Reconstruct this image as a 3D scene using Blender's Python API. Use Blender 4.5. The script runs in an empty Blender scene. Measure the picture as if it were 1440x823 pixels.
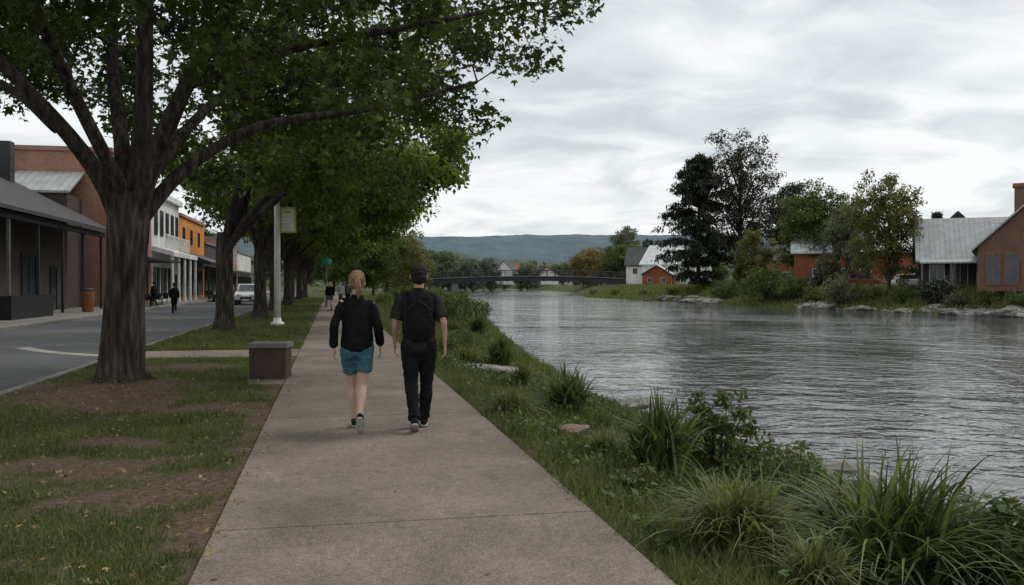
import bpy,bmesh,math,random
import numpy as np
from mathutils import Vector,Matrix,noise
random.seed(5); rng=np.random.default_rng(5)
R_=math.radians
F=1250.;HC=1.6;HY=400.
TH=math.atan2(.203,1); CT,SN=math.cos(TH),math.sin(TH)
def ST(s,t): return (s*CT-t*SN, s*SN+t*CT)
SC=bpy.context.scene; COL=SC.collection
# ------------------------------------------------ helpers
def tag(o,label=None,cat=None,group=None,kind=None):
    if label: o['label']=label
    if cat: o['category']=cat
    if group: o['group']=group
    if kind: o['kind']=kind
    return o
def empty(name,loc,rz=0,label=None,cat=None,group=None):
    o=bpy.data.objects.new(name,None); COL.objects.link(o); o.location=loc; o.rotation_euler=(0,0,rz)
    o.empty_display_size=.2
    return tag(o,label,cat,group)
def link(name,me,mat=None,parent=None):
    o=bpy.data.objects.new(name,me); COL.objects.link(o)
    if mat is not None and len(me.materials)==0: me.materials.append(mat)
    if parent: o.parent=parent
    return o
def copytree(o,parent=None):
    c=o.copy(); COL.objects.link(c); c.parent=parent
    for ch in [x for x in bpy.data.objects if x.parent==o]: copytree(ch,c)
    return c
class Geo:
    def __init__(s,o=(0,0)): s.v=[];s.f=[];s.o=o
    def add(s,v,f):
        n=len(s.v); ox,oy=s.o
        s.v+= [(a-ox,b-oy,c) for a,b,c in v]; s.f+=[tuple(i+n for i in q) for q in f]; return s
    def box(s,x0,x1,y0,y1,z0,z1):
        if x0>x1:x0,x1=x1,x0
        if y0>y1:y0,y1=y1,y0
        return s.add([(x0,y0,z0),(x1,y0,z0),(x1,y1,z0),(x0,y1,z0),(x0,y0,z1),(x1,y0,z1),(x1,y1,z1),(x0,y1,z1)],
          [(3,2,1,0),(4,5,6,7),(0,1,5,4),(1,2,6,5),(2,3,7,6),(3,0,4,7)])
    def tube(s,pts,rad,seg=8,cap=True,jit=0):
        P=[Vector(p) for p in pts]; n=len(P); V=[];Fc=[]
        ref=None
        for i in range(n):
            T=(P[min(i+1,n-1)]-P[max(i-1,0)])
            if T.length<1e-6: T=Vector((0,0,1))
            T.normalize()
            if ref is None: ref=Vector((1,0,0)) if abs(T.x)<.8 else Vector((0,1,0))
            a=(ref-T*ref.dot(T)).normalized(); b=T.cross(a); ref=a
            for k in range(seg):
                an=2*math.pi*k/seg
                r=rad[i]*(1+(jit*noise.noise(Vector((math.cos(an)*1.7,math.sin(an)*1.7,P[i].z*.9+P[i].x)))if jit else 0))
                V.append(tuple(P[i]+a*(r*math.cos(an))+b*(r*math.sin(an))))
        for i in range(n-1):
            for k in range(seg):
                k2=(k+1)%seg
                Fc.append((i*seg+k,i*seg+k2,(i+1)*seg+k2,(i+1)*seg+k))
        if cap: Fc.append(tuple(range(seg))[::-1]); Fc.append(tuple((n-1)*seg+k for k in range(seg)))
        return s.add(V,Fc)
    def prism(s,prof,a0,a1,axis='y'):
        n=len(prof)
        if axis=='y': V=[(u,a0,z) for u,z in prof]+[(u,a1,z) for u,z in prof]
        else: V=[(a0,u,z) for u,z in prof]+[(a1,u,z) for u,z in prof]
        Fc=[tuple(range(n)),tuple(range(2*n-1,n-1,-1))]+[(i,i+n,(i+1)%n+n,(i+1)%n) for i in range(n)]
        return s.add(V,Fc)
    def build(s,name,mat,parent=None,smooth=False,bevel=0):
        me=bpy.data.meshes.new(name); me.from_pydata(s.v,[],s.f)
        b=bmesh.new(); b.from_mesh(me); bmesh.ops.recalc_face_normals(b,faces=b.faces); b.to_mesh(me); b.free()
        if smooth: me.polygons.foreach_set('use_smooth',[True]*len(me.polygons))
        o=link(name,me,mat,parent)
        if bevel:
            m=o.modifiers.new('b','BEVEL'); m.width=bevel; m.segments=2; m.limit_method='ANGLE'
        return o
_tabs={}
def vn(x,y,sc,seed=0):
    if seed not in _tabs: _tabs[seed]=np.random.default_rng(seed+100).random((256,256))
    T=_tabs[seed]; x=np.asarray(x,float)*sc+1000.3; y=np.asarray(y,float)*sc+1000.7
    xi=np.floor(x).astype(int); yi=np.floor(y).astype(int); fx=x-xi; fy=y-yi
    fx=fx*fx*(3-2*fx); fy=fy*fy*(3-2*fy); g=lambda a,b:T[a%256,b%256]
    return (g(xi,yi)*(1-fx)+g(xi+1,yi)*fx)*(1-fy)+(g(xi,yi+1)*(1-fx)+g(xi+1,yi+1)*fx)*fy
def scatter(name,tv,tf,pos,Rm,scale,rnd,mat,parent=None,smooth=False):
    tv=np.asarray(tv,float); N=len(pos);K=len(tv)
    scale=np.asarray(scale,float)
    if scale.ndim==1: scale=scale[:,None]
    V=np.einsum('nij,nkj->nki',Rm,tv[None]*scale[:,None,:])+np.asarray(pos)[:,None,:]
    me=bpy.data.meshes.new(name); me.vertices.add(N*K); me.vertices.foreach_set('co',V.astype(np.float32).ravel())
    lens=np.array([len(f) for f in tf]); flat=np.concatenate([np.array(f) for f in tf]); L=len(flat)
    lv=(np.arange(N)[:,None]*K+flat[None]).ravel(); me.loops.add(N*L); me.loops.foreach_set('vertex_index',lv.astype(np.int32))
    starts=np.concatenate([[0],np.cumsum(lens)[:-1]]); ls=(np.arange(N)[:,None]*L+starts[None]).ravel()
    me.polygons.add(N*len(tf)); me.polygons.foreach_set('loop_start',ls.astype(np.int32))
    me.update(calc_edges=True)
    a=me.attributes.new('rnd','FLOAT','POINT'); a.data.foreach_set('value',np.repeat(rnd,K).astype(np.float32))
    if smooth: me.polygons.foreach_set('use_smooth',[True]*(N*len(tf)))
    return link(name,me,mat,parent)
def rots(yaw,pitch,roll):
    cy,sy,cp,sp,cr,sr=np.cos(yaw),np.sin(yaw),np.cos(pitch),np.sin(pitch),np.cos(roll),np.sin(roll)
    z=np.zeros_like(yaw);o=np.ones_like(yaw)
    A=np.stack([cy,-sy,z,sy,cy,z,z,z,o],-1).reshape(-1,3,3)
    B=np.stack([o,z,z,z,cp,-sp,z,sp,cp],-1).reshape(-1,3,3)
    C=np.stack([cr,z,sr,z,o,z,-sr,z,cr],-1).reshape(-1,3,3)
    return A@B@C
LEAF1=([(0,0,0),(.28,.45,.08),(0,1,-.05),(-.28,.45,.08)],[(0,1,2,3)])
def lobed():
    V=[];Fc=[]
    for i,(a,l) in enumerate([(0,1),(.95,.8),(-.95,.8)]):
        c,s=math.cos(a),math.sin(a)
        for x,y,z in [(0,0,0),(.24,.45,.06),(0,1,-.1),(-.24,.45,.06)]:
            V.append(((x*c+y*s)*l,(-x*s+y*c)*l,z))
        Fc.append((4*i,4*i+1,4*i+2,4*i+3))
    return V,Fc
LEAF3=lobed()
# ------------------------------------------------ materials
def base_nodes(name):
    m=bpy.data.materials.new(name); m.use_nodes=True; nt=m.node_tree; p=nt.nodes['Principled BSDF']
    return m,nt,p
def ramp(nt,cols,fac):
    r=nt.nodes.new('ShaderNodeValToRGB'); e=r.color_ramp.elements
    n=len(cols)
    while len(e)<n: e.new(.5)
    for i,c in enumerate(cols):
        if len(c)==4: e[i].position=c[3]
        else: e[i].position=.3+.4*i/(n-1) if n>1 else 0
        e[i].color=(*c[:3],1)
    nt.links.new(fac,r.inputs[0]); return r.outputs[0]
def mathn(nt,op,a,b=None,c=None):
    n=nt.nodes.new('ShaderNodeMath'); n.operation=op
    for i,x in enumerate((a,b,c)):
        if x is None: continue
        if isinstance(x,(int,float)): n.inputs[i].default_value=x
        else: nt.links.new(x,n.inputs[i])
    return n.outputs[0]
def mixc(nt,f,a,b,mode='MIX'):
    n=nt.nodes.new('ShaderNodeMix'); n.data_type='RGBA'; n.blend_type=mode
    for i,x in ((0,f),(6,a),(7,b)):
        if isinstance(x,(int,float)): n.inputs[i].default_value=x
        elif isinstance(x,tuple): n.inputs[i].default_value=(*x,1)
        else: nt.links.new(x,n.inputs[i])
    return n.outputs[2]
def noi(nt,scale,stretch=(1,1,1),detail=5,dist=0,rough=.55):
    t=nt.nodes.new('ShaderNodeTexCoord'); mp=nt.nodes.new('ShaderNodeMapping'); mp.inputs['Scale'].default_value=stretch
    nt.links.new(t.outputs['Object'],mp.inputs[0]); n=nt.nodes.new('ShaderNodeTexNoise')
    n.inputs['Scale'].default_value=scale; n.inputs['Detail'].default_value=detail; n.inputs['Distortion'].default_value=dist
    n.inputs['Roughness'].default_value=rough
    nt.links.new(mp.outputs[0],n.inputs['Vector']); return n.outputs['Fac']
def bumpn(nt,p,h,strength,dist=.02,prev=None):
    b=nt.nodes.new('ShaderNodeBump'); b.inputs['Strength'].default_value=strength; b.inputs['Distance'].default_value=dist
    nt.links.new(h,b.inputs['Height'])
    if prev: nt.links.new(prev,b.inputs['Normal'])
    nt.links.new(b.outputs[0],p.inputs['Normal']); return b.outputs[0]
def nmat(name,cols,scale=5,rough=.8,bump=.3,bscale=None,stretch=(1,1,1),spec=.3,bd=.02,metal=0,weather=.35):
    m,nt,p=base_nodes(name)
    if not isinstance(cols[0],tuple): cols=[tuple(c*.82 for c in cols),tuple(c*1.15 for c in cols)]
    c=ramp(nt,cols,noi(nt,scale,stretch))
    if weather:
        w=ramp(nt,[(1-weather,)*3,(1,1,1)],noi(nt,scale*.13,(1,1,1),3)); c=mixc(nt,1.,c,w,'MULTIPLY')
    nt.links.new(c,p.inputs['Base Color'])
    p.inputs['Roughness'].default_value=rough; p.inputs['Specular IOR Level'].default_value=spec; p.inputs['Metallic'].default_value=metal
    if bump: bumpn(nt,p,noi(nt,bscale or scale*3,stretch),bump,bd)
    return m
def leafmat(name,dark,light,trans=.3,ns=.55):
    m,nt,p=base_nodes(name); at=nt.nodes.new('ShaderNodeAttribute'); at.attribute_name='rnd'
    n=noi(nt,ns,(1,1,1),2); f=mathn(nt,'ADD',mathn(nt,'MULTIPLY',at.outputs['Fac'],.5),mathn(nt,'MULTIPLY',mathn(nt,'SUBTRACT',n,.25),1.))
    c=ramp(nt,[(*dark,.15),(*light,.85)],f); nt.links.new(c,p.inputs['Base Color'])
    p.inputs['Roughness'].default_value=.55; p.inputs['Specular IOR Level'].default_value=.25
    tr=nt.nodes.new('ShaderNodeBsdfTranslucent'); c2=mixc(nt,1.,c,(1.35,1.35,.6),'MULTIPLY'); nt.links.new(c2,tr.inputs[0])
    mx=nt.nodes.new('ShaderNodeMixShader'); mx.inputs[0].default_value=trans
    nt.links.new(p.outputs[0],mx.inputs[1]); nt.links.new(tr.outputs[0],mx.inputs[2])
    nt.links.new(mx.outputs[0],nt.nodes['Material Output'].inputs[0]); return m
def brickmat(name,c1,c2,mort,bw=.24,rh=.08):
    m,nt,p=base_nodes(name); t=nt.nodes.new('ShaderNodeTexCoord'); s=nt.nodes.new('ShaderNodeSeparateXYZ'); nt.links.new(t.outputs['Object'],s.inputs[0])
    cb=nt.nodes.new('ShaderNodeCombineXYZ'); nt.links.new(mathn(nt,'ADD',s.outputs[0],s.outputs[1]),cb.inputs[0]); nt.links.new(s.outputs[2],cb.inputs[1])
    b=nt.nodes.new('ShaderNodeTexBrick'); nt.links.new(cb.outputs[0],b.inputs['Vector']); b.inputs['Scale'].default_value=1
    b.inputs['Brick Width'].default_value=bw; b.inputs['Row Height'].default_value=rh; b.inputs['Mortar Size'].default_value=.008
    b.inputs['Color1'].default_value=(*c1,1); b.inputs['Color2'].default_value=(*c2,1); b.inputs['Mortar'].default_value=(*mort,1)
    w=ramp(nt,[(.65,)*3,(1.1,1.1,1.1)],noi(nt,.5)); nt.links.new(mixc(nt,1.,b.outputs[0],w,'MULTIPLY'),p.inputs['Base Color'])
    p.inputs['Roughness'].default_value=.9; return m
def seammat(name,c,axis,period=.45,rough=.5,depth=.03):
    m,nt,p=base_nodes(name); t=nt.nodes.new('ShaderNodeTexCoord'); s=nt.nodes.new('ShaderNodeSeparateXYZ'); nt.links.new(t.outputs['Object'],s.inputs[0])
    fr=mathn(nt,'FRACT',mathn(nt,'DIVIDE',s.outputs[axis],period)); ln=mathn(nt,'LESS_THAN',fr,.12)
    col=ramp(nt,[tuple(x*.75 for x in c),tuple(x*1.15 for x in c)],noi(nt,1.2,(1,1,1)))
    nt.links.new(mixc(nt,mathn(nt,'MULTIPLY',ln,.5),col,tuple(x*.35 for x in c)),p.inputs['Base Color'])
    p.inputs['Roughness'].default_value=rough; bumpn(nt,p,ln,.6,depth); return m
M={}
M['kerb']=nmat('kerb_concrete',(.24,.225,.2),6)
M['capstone']=nmat('weathered_cap',(.19,.17,.145),9,.9,.5)
M['asphalt']=nmat('asphalt',[(.085,.086,.088),(.12,.121,.123)],2.5,.85,.4,60,bd=.006)
M['paint']=nmat('road_paint',(.38,.35,.31),8,.8)
M['bark']=nmat('bark',[(.022,.018,.014),(.068,.055,.045),(.15,.127,.108)],7,.95,1.,9,(1.8,1.8,.3),.1,.1)
M['barkfar']=nmat('bark_far',[(.04,.034,.028),(.10,.085,.07)],4,.95,.5,6,(1,1,.3),.1)
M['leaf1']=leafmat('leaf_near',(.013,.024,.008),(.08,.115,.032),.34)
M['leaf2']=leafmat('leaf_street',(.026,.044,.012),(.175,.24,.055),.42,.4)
M['green']=leafmat('leaf_green',(.03,.05,.016),(.14,.19,.05),.3,.4)
M['dark']=leafmat('leaf_dark',(.014,.021,.014),(.05,.06,.034),.15,.4)
M['brown']=leafmat('leaf_brown',(.024,.024,.018),(.07,.064,.042),.12,.4)
M['olive']=leafmat('leaf_olive',(.06,.075,.05),(.18,.2,.13),.25,.4)
M['gold']=leafmat('leaf_gold',(.09,.08,.03),(.27,.21,.07),.3,.4)
M['yellowgreen']=leafmat('leaf_yg',(.06,.07,.022),(.2,.195,.065),.3,.4)
M['hazy']=leafmat('leaf_hazy',(.06,.08,.055),(.15,.18,.115),.2,.2)  # distant foliage, distance haze mixed into the leaf colour
M['grass']=leafmat('grass_blade',(.034,.048,.014),(.17,.195,.065),.3,.9)
M['grassdark']=leafmat('clump_blade',(.018,.033,.010),(.165,.22,.075),.3,2.5)
M['grasspale']=leafmat('clump_pale',(.045,.06,.018),(.23,.255,.105),.35,2.5)
M['weed']=leafmat('weed_leaf',(.024,.044,.012),(.12,.175,.048),.3,1.5)
M['litter']=leafmat('litter',(.08,.05,.025),(.42,.30,.11),.1,3)
M['white']=nmat('white_paint',(.80,.80,.77),3,.6,.1)
M['cream']=nmat('cream_paint',(.72,.70,.64),3,.7,.1)
M['dgrey']=nmat('dark_grey',(.040,.040,.042),3,.6,.1)
M['black']=nmat('black_paint',(.016,.016,.017),3,.5,.1)
M['grey']=nmat('grey_paint',(.2,.2,.2),3,.7,.1)
M['deckgrey']=nmat('bridge_steel',(.075,.075,.073),3,.7,.1)
M['brick']=brickmat('red_brick',(.29,.115,.07),(.37,.165,.11),(.3,.25,.21))
M['darkbrick']=brickmat('dark_brick',(.05,.031,.025),(.07,.044,.035),(.065,.055,.05))
M['orange']=nmat('orange_stucco',(.65,.25,.05),2,.8,.15)
M['rust']=nmat('rust_siding',(.33,.11,.05),2,.8,.2,8,(1,1,.2))
M['brownwood']=seammat('brown_siding',(.155,.088,.06),2,.22,.8,.02)
M['shingle']=seammat('shingle_roof',(.045,.044,.043),2,.16,.85,.02)
M['metalroof']=seammat('grey_metal_roof',(.33,.35,.35),0,.5,.45)
M['whiteroof']=seammat('pale_metal_roof',(.6,.62,.62),0,.6,.45)
M['darkroof']=nmat('dark_roof',(.09,.09,.09),2)
M['teal']=nmat('teal_enamel',(.03,.5,.42),3,.4,0)
M['yellow']=nmat('yellow_enamel',(.55,.5,.1),3,.5,0)
M['boxbrown']=nmat('brown_panel',[(.055,.036,.03),(.09,.06,.048)],3,.75,.25,30)
M['rock']=nmat('river_rock',[(.13,.12,.105),(.24,.225,.2),(.38,.36,.33)],2.2,.9,.8,5,bd=.08)
M['pinkrock']=nmat('pink_rock',[(.2,.14,.11),(.36,.26,.21)],9,.9,.6,20)
M['terracotta']=nmat('terracotta',(.34,.14,.06),3,.8,.1)
M['tyre']=nmat('tyre',(.02,.02,.02),5,.9,0)
M['chrome']=nmat('rim_metal',(.4,.4,.4),5,.35,0,metal=.8)
M['silver']=nmat('silver_paint',(.6,.6,.6),2,.3,0,spec=.6,weather=.1)
M['redpaint']=nmat('red_paint',(.25,.03,.02),2,.3,0,spec=.6,weather=.1)
def glass(name,c=(.02,.025,.03)):
    m,nt,p=base_nodes(name); p.inputs['Roughness'].default_value=.08
    nt.links.new(ramp(nt,[c,tuple(x*2.5 for x in c)],noi(nt,1.3)),p.inputs['Base Color']); return m
M['glass']=glass('window_glass')
def concrete():
    m,nt,p=base_nodes('path_concrete')
    a=noi(nt,90,(1,1,1),3,0,.7); b=noi(nt,.9,(1,1,1),7,.4,.6); c=noi(nt,14,(1,1,1),5,0,.7)
    col=ramp(nt,[(.12,.094,.075,.3),(.205,.172,.145,.5),(.37,.32,.275,.72)],a)
    w=ramp(nt,[(.62,.60,.58,.3),(1.06,1.04,1.01,.66)],b); w2=ramp(nt,[(.80,.80,.80,.35),(1.06,1.06,1.06,.6)],c)
    nt.links.new(mixc(nt,1.,mixc(nt,1.,col,w,'MULTIPLY'),w2,'MULTIPLY'),p.inputs['Base Color'])
    p.inputs['Roughness'].default_value=.88; p.inputs['Specular IOR Level'].default_value=.25
    bumpn(nt,p,a,.5,.004); return m
M['concrete']=concrete()
# ------------------------------------------------ terrain
LY=[-40,0,5,9.7,12.5,20,44,87,150,233,290,437,1000,5000]; LX=[16,8.2,7,5.5,4.5,2.3,0.2,-2.8,-8,-15,-22,-42,-150,-760]
RY=[-40,0,50,74,95,125,146,160,194,290,437,1000,5000]; RX=[66,60,48,43,37,28.5,25,21,15.6,21,10,-90,-650]
XP=lambda Y:(1.9-SN*Y)/CT
XL=lambda Y:np.interp(Y,LY,LX)
XR=lambda Y:np.interp(Y,RY,RX)
TREE1=(-5.94,13.5)
def sm(x): x=np.clip(x,0,1); return x*x*(3-2*x)
def gz(X,Y,cut=False):
    X=np.asarray(X,float);Y=np.asarray(Y,float); s=CT*X+SN*Y
    xp,xl,xr=XP(Y),XL(Y),XR(Y); u=(X-xp)/(xl-xp)
    z=.03*(vn(X,Y,.9,1)-.5)+.02*(vn(X,Y,3,2)-.5)
    z=z*np.where((s>-4.7)&(s<-.8)|(s>1.9),1,0)
    d=np.hypot(X-TREE1[0],Y-TREE1[1]); z=z+.16*np.exp(-(d/1.1)**2)*(s>-4.6)*sm((-.8-s)/.6)
    z=z+np.where(u>0,-1.27*np.clip(u,0,1)**1.5+.16*(vn(X,Y,.8,3)-.5)*sm(u*4)*(u<1),0)
    z=np.where(u>1,-1.27-.7*sm((X-xl)/3),z)
    v=X-xr
    z=np.where(v>-3,-1.97+.7*sm((v+3)/3),z)
    z=np.where(v>0,-1.27+2.35*sm(v/9)+.25*(vn(X,Y,.35,4)-.5)*sm(v/2),z)
    if cut:
        z=np.where((s<-4.76)&(s>-11.72),-.3,z); z=np.where((s>-.735)&(s<1.765),-.08,z)
    return z
def g1(x,y): return float(gz(x,y))
def dirt(X,Y):
    s=CT*X+SN*Y; wx=X+1.3*(vn(X,Y,.8,61)-.5); wy=Y+1.5*(vn(X,Y,.7,62)-.5)
    q=np.exp(-((np.hypot((wx-TREE1[0])/1.2,wy-TREE1[1]+.5))/1.6)**4)*1.25
    for (cx,cy,rx,ry) in ((-3.3,7.3,1.3,.8),(-4.4,11.7,1.5,.6),(-6.3,17.3,1.2,.7),(-4.2,9.2,.5,.35),(-2.2,6.0,.35,.7)):
        q=np.maximum(q,np.exp(-(np.hypot((wx-cx)/rx,(wy-cy)/ry))**2)*1.2)
    q=np.maximum(q,(s<-.7)*np.exp(-((s+.75)/.22)**2)*.8)
    q=np.maximum(q,(s>1.7)*np.exp(-((s-1.78)/.12)**2)*.5)
    q=q+(vn(X,Y,1.7,7)-.5)*.85+(vn(X,Y,6,8)-.5)*.8
    q=q+(s<-.7)*.12
    return np.clip((q-.3)*1.9,0,1)
Ys=list(np.arange(-14,2,1.))+list(np.arange(2,24,.16)); y=24.
while y<6000: Ys.append(y); y+=max(.3,(y-20)*.045)
Ys=np.array(Ys)
sl=[-5000,-1500,-500,-150,-60,-30,-15,-11.75,-11.70,-4.79,-4.75]+list(np.arange(-4.68,-.8,.13))+[-.75,-.72,1.75,1.78,1.9]
rows=[]
for Y in Ys:
    xs=[(s-SN*Y)/CT for s in sl]; xp,xl,xr=XP(Y),XL(Y),XR(Y)
    xs+= [xp+(xl-xp)*k/36 for k in range(1,37)]+[xl+.8,xl+3]+[xr-3,xr-1]+[xr+k*.75 for k in range(0,14)]+[xr+q for q in (14,25,60,200,1000,5000)]
    rows.append(xs)
XX=np.array(rows); YY=np.repeat(Ys[:,None],XX.shape[1],1)
ZZ=gz(XX,YY,True); nr,nc=XX.shape
me=bpy.data.meshes.new('ground'); V=np.stack([XX,YY,ZZ],-1).reshape(-1,3)
idx=np.arange(nr*nc).reshape(nr,nc); q=np.stack([idx[:-1,:-1],idx[:-1,1:],idx[1:,1:],idx[1:,:-1]],-1).reshape(-1,4)
me.vertices.add(len(V)); me.vertices.foreach_set('co',V.astype(np.float32).ravel()); me.loops.add(q.size); me.loops.foreach_set('vertex_index',q.astype(np.int32).ravel())
me.polygons.add(len(q)); me.polygons.foreach_set('loop_start',np.arange(0,q.size,4).astype(np.int32)); me.update(calc_edges=True)
a=me.attributes.new('dirt','FLOAT','POINT'); a.data.foreach_set('value',dirt(XX,YY).astype(np.float32).ravel())
me.polygons.foreach_set('use_smooth',[True]*len(q))
m,nt,p=base_nodes('ground_soil_grass')
at=nt.nodes.new('ShaderNodeAttribute'); at.attribute_name='dirt'
gr=ramp(nt,[(.03,.036,.014,.3),(.062,.075,.025,.5),(.10,.11,.04,.7)],noi(nt,9,(1,1,1),6)); so=ramp(nt,[(.045,.03,.021,.3),(.11,.077,.056,.5),(.19,.14,.105,.72)],noi(nt,16,(1,1,1),7,0,.7))
sp=mathn(nt,'GREATER_THAN',noi(nt,55,(1,1,1),2),.64); so=mixc(nt,mathn(nt,'MULTIPLY',sp,.6),so,(.23,.165,.10))
nt.links.new(mixc(nt,at.outputs['Fac'],gr,so),p.inputs['Base Color']); p.inputs['Roughness'].default_value=.95; p.inputs['Specular IOR Level'].default_value=.1
bumpn(nt,p,noi(nt,22,(1,1,1),6,0,.7),.8,.03)
tag(link('ground',me,m),kind='structure')
# water
g=Geo(); wy=[-14,0,5,9.7,12.5,20,32,44,60,74,87,110,125,146,160,194,233,290,437,1000,5000]
v=[];f=[]
for i,Y in enumerate(wy):
    v+=[(float(XL(Y))-2.2,Y,-1.2),(float(XR(Y))+2.2,Y,-1.2)]
    if i: f.append((2*i-2,2*i-1,2*i+1,2*i))
g.add(v,f)
m,nt,p=base_nodes('river_water')
n0=noi(nt,.28,(1,1,1),2,.6); n1=noi(nt,.95,(.75,1,1),3,1.,.5); n2=noi(nt,3.1,(.8,1.,1),2,.9,.5); n3=noi(nt,9,(.9,1,1),2,.2); big=noi(nt,.075,(.9,.55,1),4,1.)
amp=ramp(nt,[(.30,.30,.30,.42),(.6,.6,.6,.53),(1.35,1.35,1.35,.62)],big)
h=mathn(nt,'ADD',mathn(nt,'MULTIPLY',n0,.9),mathn(nt,'ADD',mathn(nt,'MULTIPLY',n1,.95),mathn(nt,'ADD',mathn(nt,'MULTIPLY',n2,.30),mathn(nt,'MULTIPLY',n3,.05))))
h=mathn(nt,'MULTIPLY',h,amp)
bumpn(nt,p,h,1.,.25); p.inputs['Base Color'].default_value=(.06,.07,.066,1); p.inputs['Roughness'].default_value=.03; p.inputs['IOR'].default_value=1.46
tag(g.build('water',m),kind='structure')
# path slabs
def strip(name,s0,s1,t0,t1,z0,z1,mat,step=1.6,gap=.012,bev=.008):
    g=Geo(); t=t0; k=0
    while t<t1:
        e=min(t+step,t1)
        g2=Geo(); g2.box(s0,s1,t+gap/2,e-gap/2,z0,z1-.003*((k*7)%3)/3)
        g.add(g2.v,g2.f); t=e; k+=1
    o=g.build(name,mat,None,bevel=bev); o.rotation_euler=(0,0,TH); return tag(o,kind='structure')
strip('path',-.744,1.774,1.06,190,-.1,.03,M['concrete'],1.62)
strip('connecting_path',-4.64,-.76,20.2,22.3,-.1,.022,M['concrete'],1.3)
g=Geo(); g.box(-4.64-7.05,-4.65,-10,260,-.25,-.1); o=g.build('road',M['asphalt']); o.rotation_euler=(0,0,TH); tag(o,kind='structure')
strip('kerb',-4.79,-4.642,-10,230,-.2,.03,M['kerb'],3,.01,.02)
strip('far_kerb',-11.84,-11.7,-10,230,-.2,.04,M['kerb'],3,.01,.02)
strip('pavement',-17,-11.845,-10,230,-.2,.035,M['kerb'],2.5,.015,.01)
def pix(px,py,z=0.):
    Y=F*(HC-z)/(py-HY); return ((px-720)/F*Y,Y)
def ground_at(px,py):
    z=0.
    for _ in range(12):
        X,Y=pix(px,py,z); z=.5*z+.5*g1(X,Y)
    return X,Y,z
def lineup(pts,w,z,name,mat):
    P=[Vector((*p,0)) for p in pts]; Q=[]
    for i in range(len(P)-1):
        for k in range(6): Q.append(P[i].lerp(P[i+1],k/6))
    Q.append(P[-1]); v=[];f=[]
    for i,q in enumerate(Q):
        T=(Q[min(i+1,len(Q)-1)]-Q[max(i-1,0)]).normalized(); n=Vector((-T.y,T.x,0))
        v+=[(*(q+n*w/2).xy,z),(*(q-n*w/2).xy,z)]
        if i: f.append((2*i-2,2*i-1,2*i+1,2*i))
    return tag(Geo().add(v,f).build(name,mat),kind='structure')
lineup([pix(30,489,-.1),pix(50,493,-.1),pix(80,496.5,-.1),pix(115,499,-.1),pix(150,501,-.1)],.38,-.095,'road_marking',M['paint'])
# hills
def hill(name,Y0,dep,f,mat,x0,x1,n=260,seed=0):
    v=[];fc=[]; m_=9
    for i in range(n+1):
        X=x0+(x1-x0)*i/n; H=f(X)
        for j in range(m_):
            t=j/(m_-1); z=H*math.sin(math.pi*t)**.7 if 0<j<m_-1 else 0
            z*=1+.05*noise.noise(Vector((X*.004,j*.7,seed)))
            v.append((X,Y0+dep*t,z-2))
    for i in range(n):
        for j in range(m_-1):
            a=i*m_+j; fc.append((a,a+m_,a+m_+1,a+1))
    return tag(Geo().add(v,fc).build(name,mat,None,True),kind='structure')
mh=nmat('far_hill',[(.12,.165,.19),(.15,.20,.225)],.03,1,.6,.06,bd=4,spec=0)  # bluish grey of the air haze is painted into the ridge colour
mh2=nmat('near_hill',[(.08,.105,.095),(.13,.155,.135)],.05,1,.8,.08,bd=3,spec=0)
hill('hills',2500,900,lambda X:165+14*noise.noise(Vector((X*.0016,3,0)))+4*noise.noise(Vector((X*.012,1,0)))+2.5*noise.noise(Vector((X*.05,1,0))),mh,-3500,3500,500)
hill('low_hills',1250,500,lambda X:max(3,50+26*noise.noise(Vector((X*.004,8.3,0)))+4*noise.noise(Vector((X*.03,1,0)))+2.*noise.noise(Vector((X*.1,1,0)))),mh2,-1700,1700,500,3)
# ------------------------------------------------ grass
BL=([(-.06,0,0),(.06,0,0),(.045,.12,.55),(-.045,.12,.55),(0,.38,1.)],[(0,1,2,3),(3,2,4)])
def grass(name,n,s0,s1,t0,t1,h0,h1,w,mat,mask,bias=1.):
    s=rng.uniform(s0,s1,n); t=t0+(t1-t0)*rng.random(n)**bias
    X=s*CT-t*SN; Y=s*SN+t*CT
    k=mask(X,Y,s,t); X,Y=X[k],Y[k]; n=len(X); z=gz(X,Y)
    tall=vn(X,Y,.8,11)*.6+vn(X,Y,3.5,12)*.7+.35
    sc=rng.uniform(h0,h1,n)*tall
    S=np.stack([sc*0+w*rng.uniform(.7,1.3,n),sc,sc],-1)
    Rm=rots(rng.uniform(0,6.28,n),rng.normal(0,.3,n),rng.normal(0,.3,n))
    o=scatter(name,BL[0],BL[1],np.stack([X,Y,z-.01],-1),Rm,S,rng.random(n),mat); return tag(o,name.replace('_',' '),'grass',None,'stuff')
def lawn(X,Y,s,t):
    return (rng.random(len(X))>dirt(X,Y)*.98)&~((t>20.1)&(t<22.4))&(np.hypot(X-TREE1[0],Y-TREE1[1])>.4)
o=grass('lawn_grass',130000,-4.62,-.72,3,24,.03,.095,.065,M['grass'],lawn,1.5); o['label']='short patchy grass on the verge between road and footpath'
o=grass('verge_grass',45000,-4.62,-.72,22.5,110,.06,.13,.16,M['grass'],lambda X,Y,s,t:rng.random(len(X))>dirt(X,Y)*.7,1.5); o['label']='mown grass strip further along beside the road'
def bankm(X,Y,s,t): return (X<XL(Y)-.3)&(rng.random(len(X))>dirt(X,Y)*.7)
o=grass('bank_grass',155000,1.76,7.6,2.4,22,.04,.13,.085,M['grass'],bankm,1.4); o['label']='lush uneven grass covering the near riverbank'
o=grass('far_bank_grass',60000,1.76,16,22,120,.12,.32,.2,M['grass'],bankm,1.5); o['label']='rough grass on the near riverbank further off'
n=26000; Yb=70+ (rng.random(n)**1.3)*140; v_=rng.uniform(.3,14,n); Xb=XR(Yb)+v_
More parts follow.
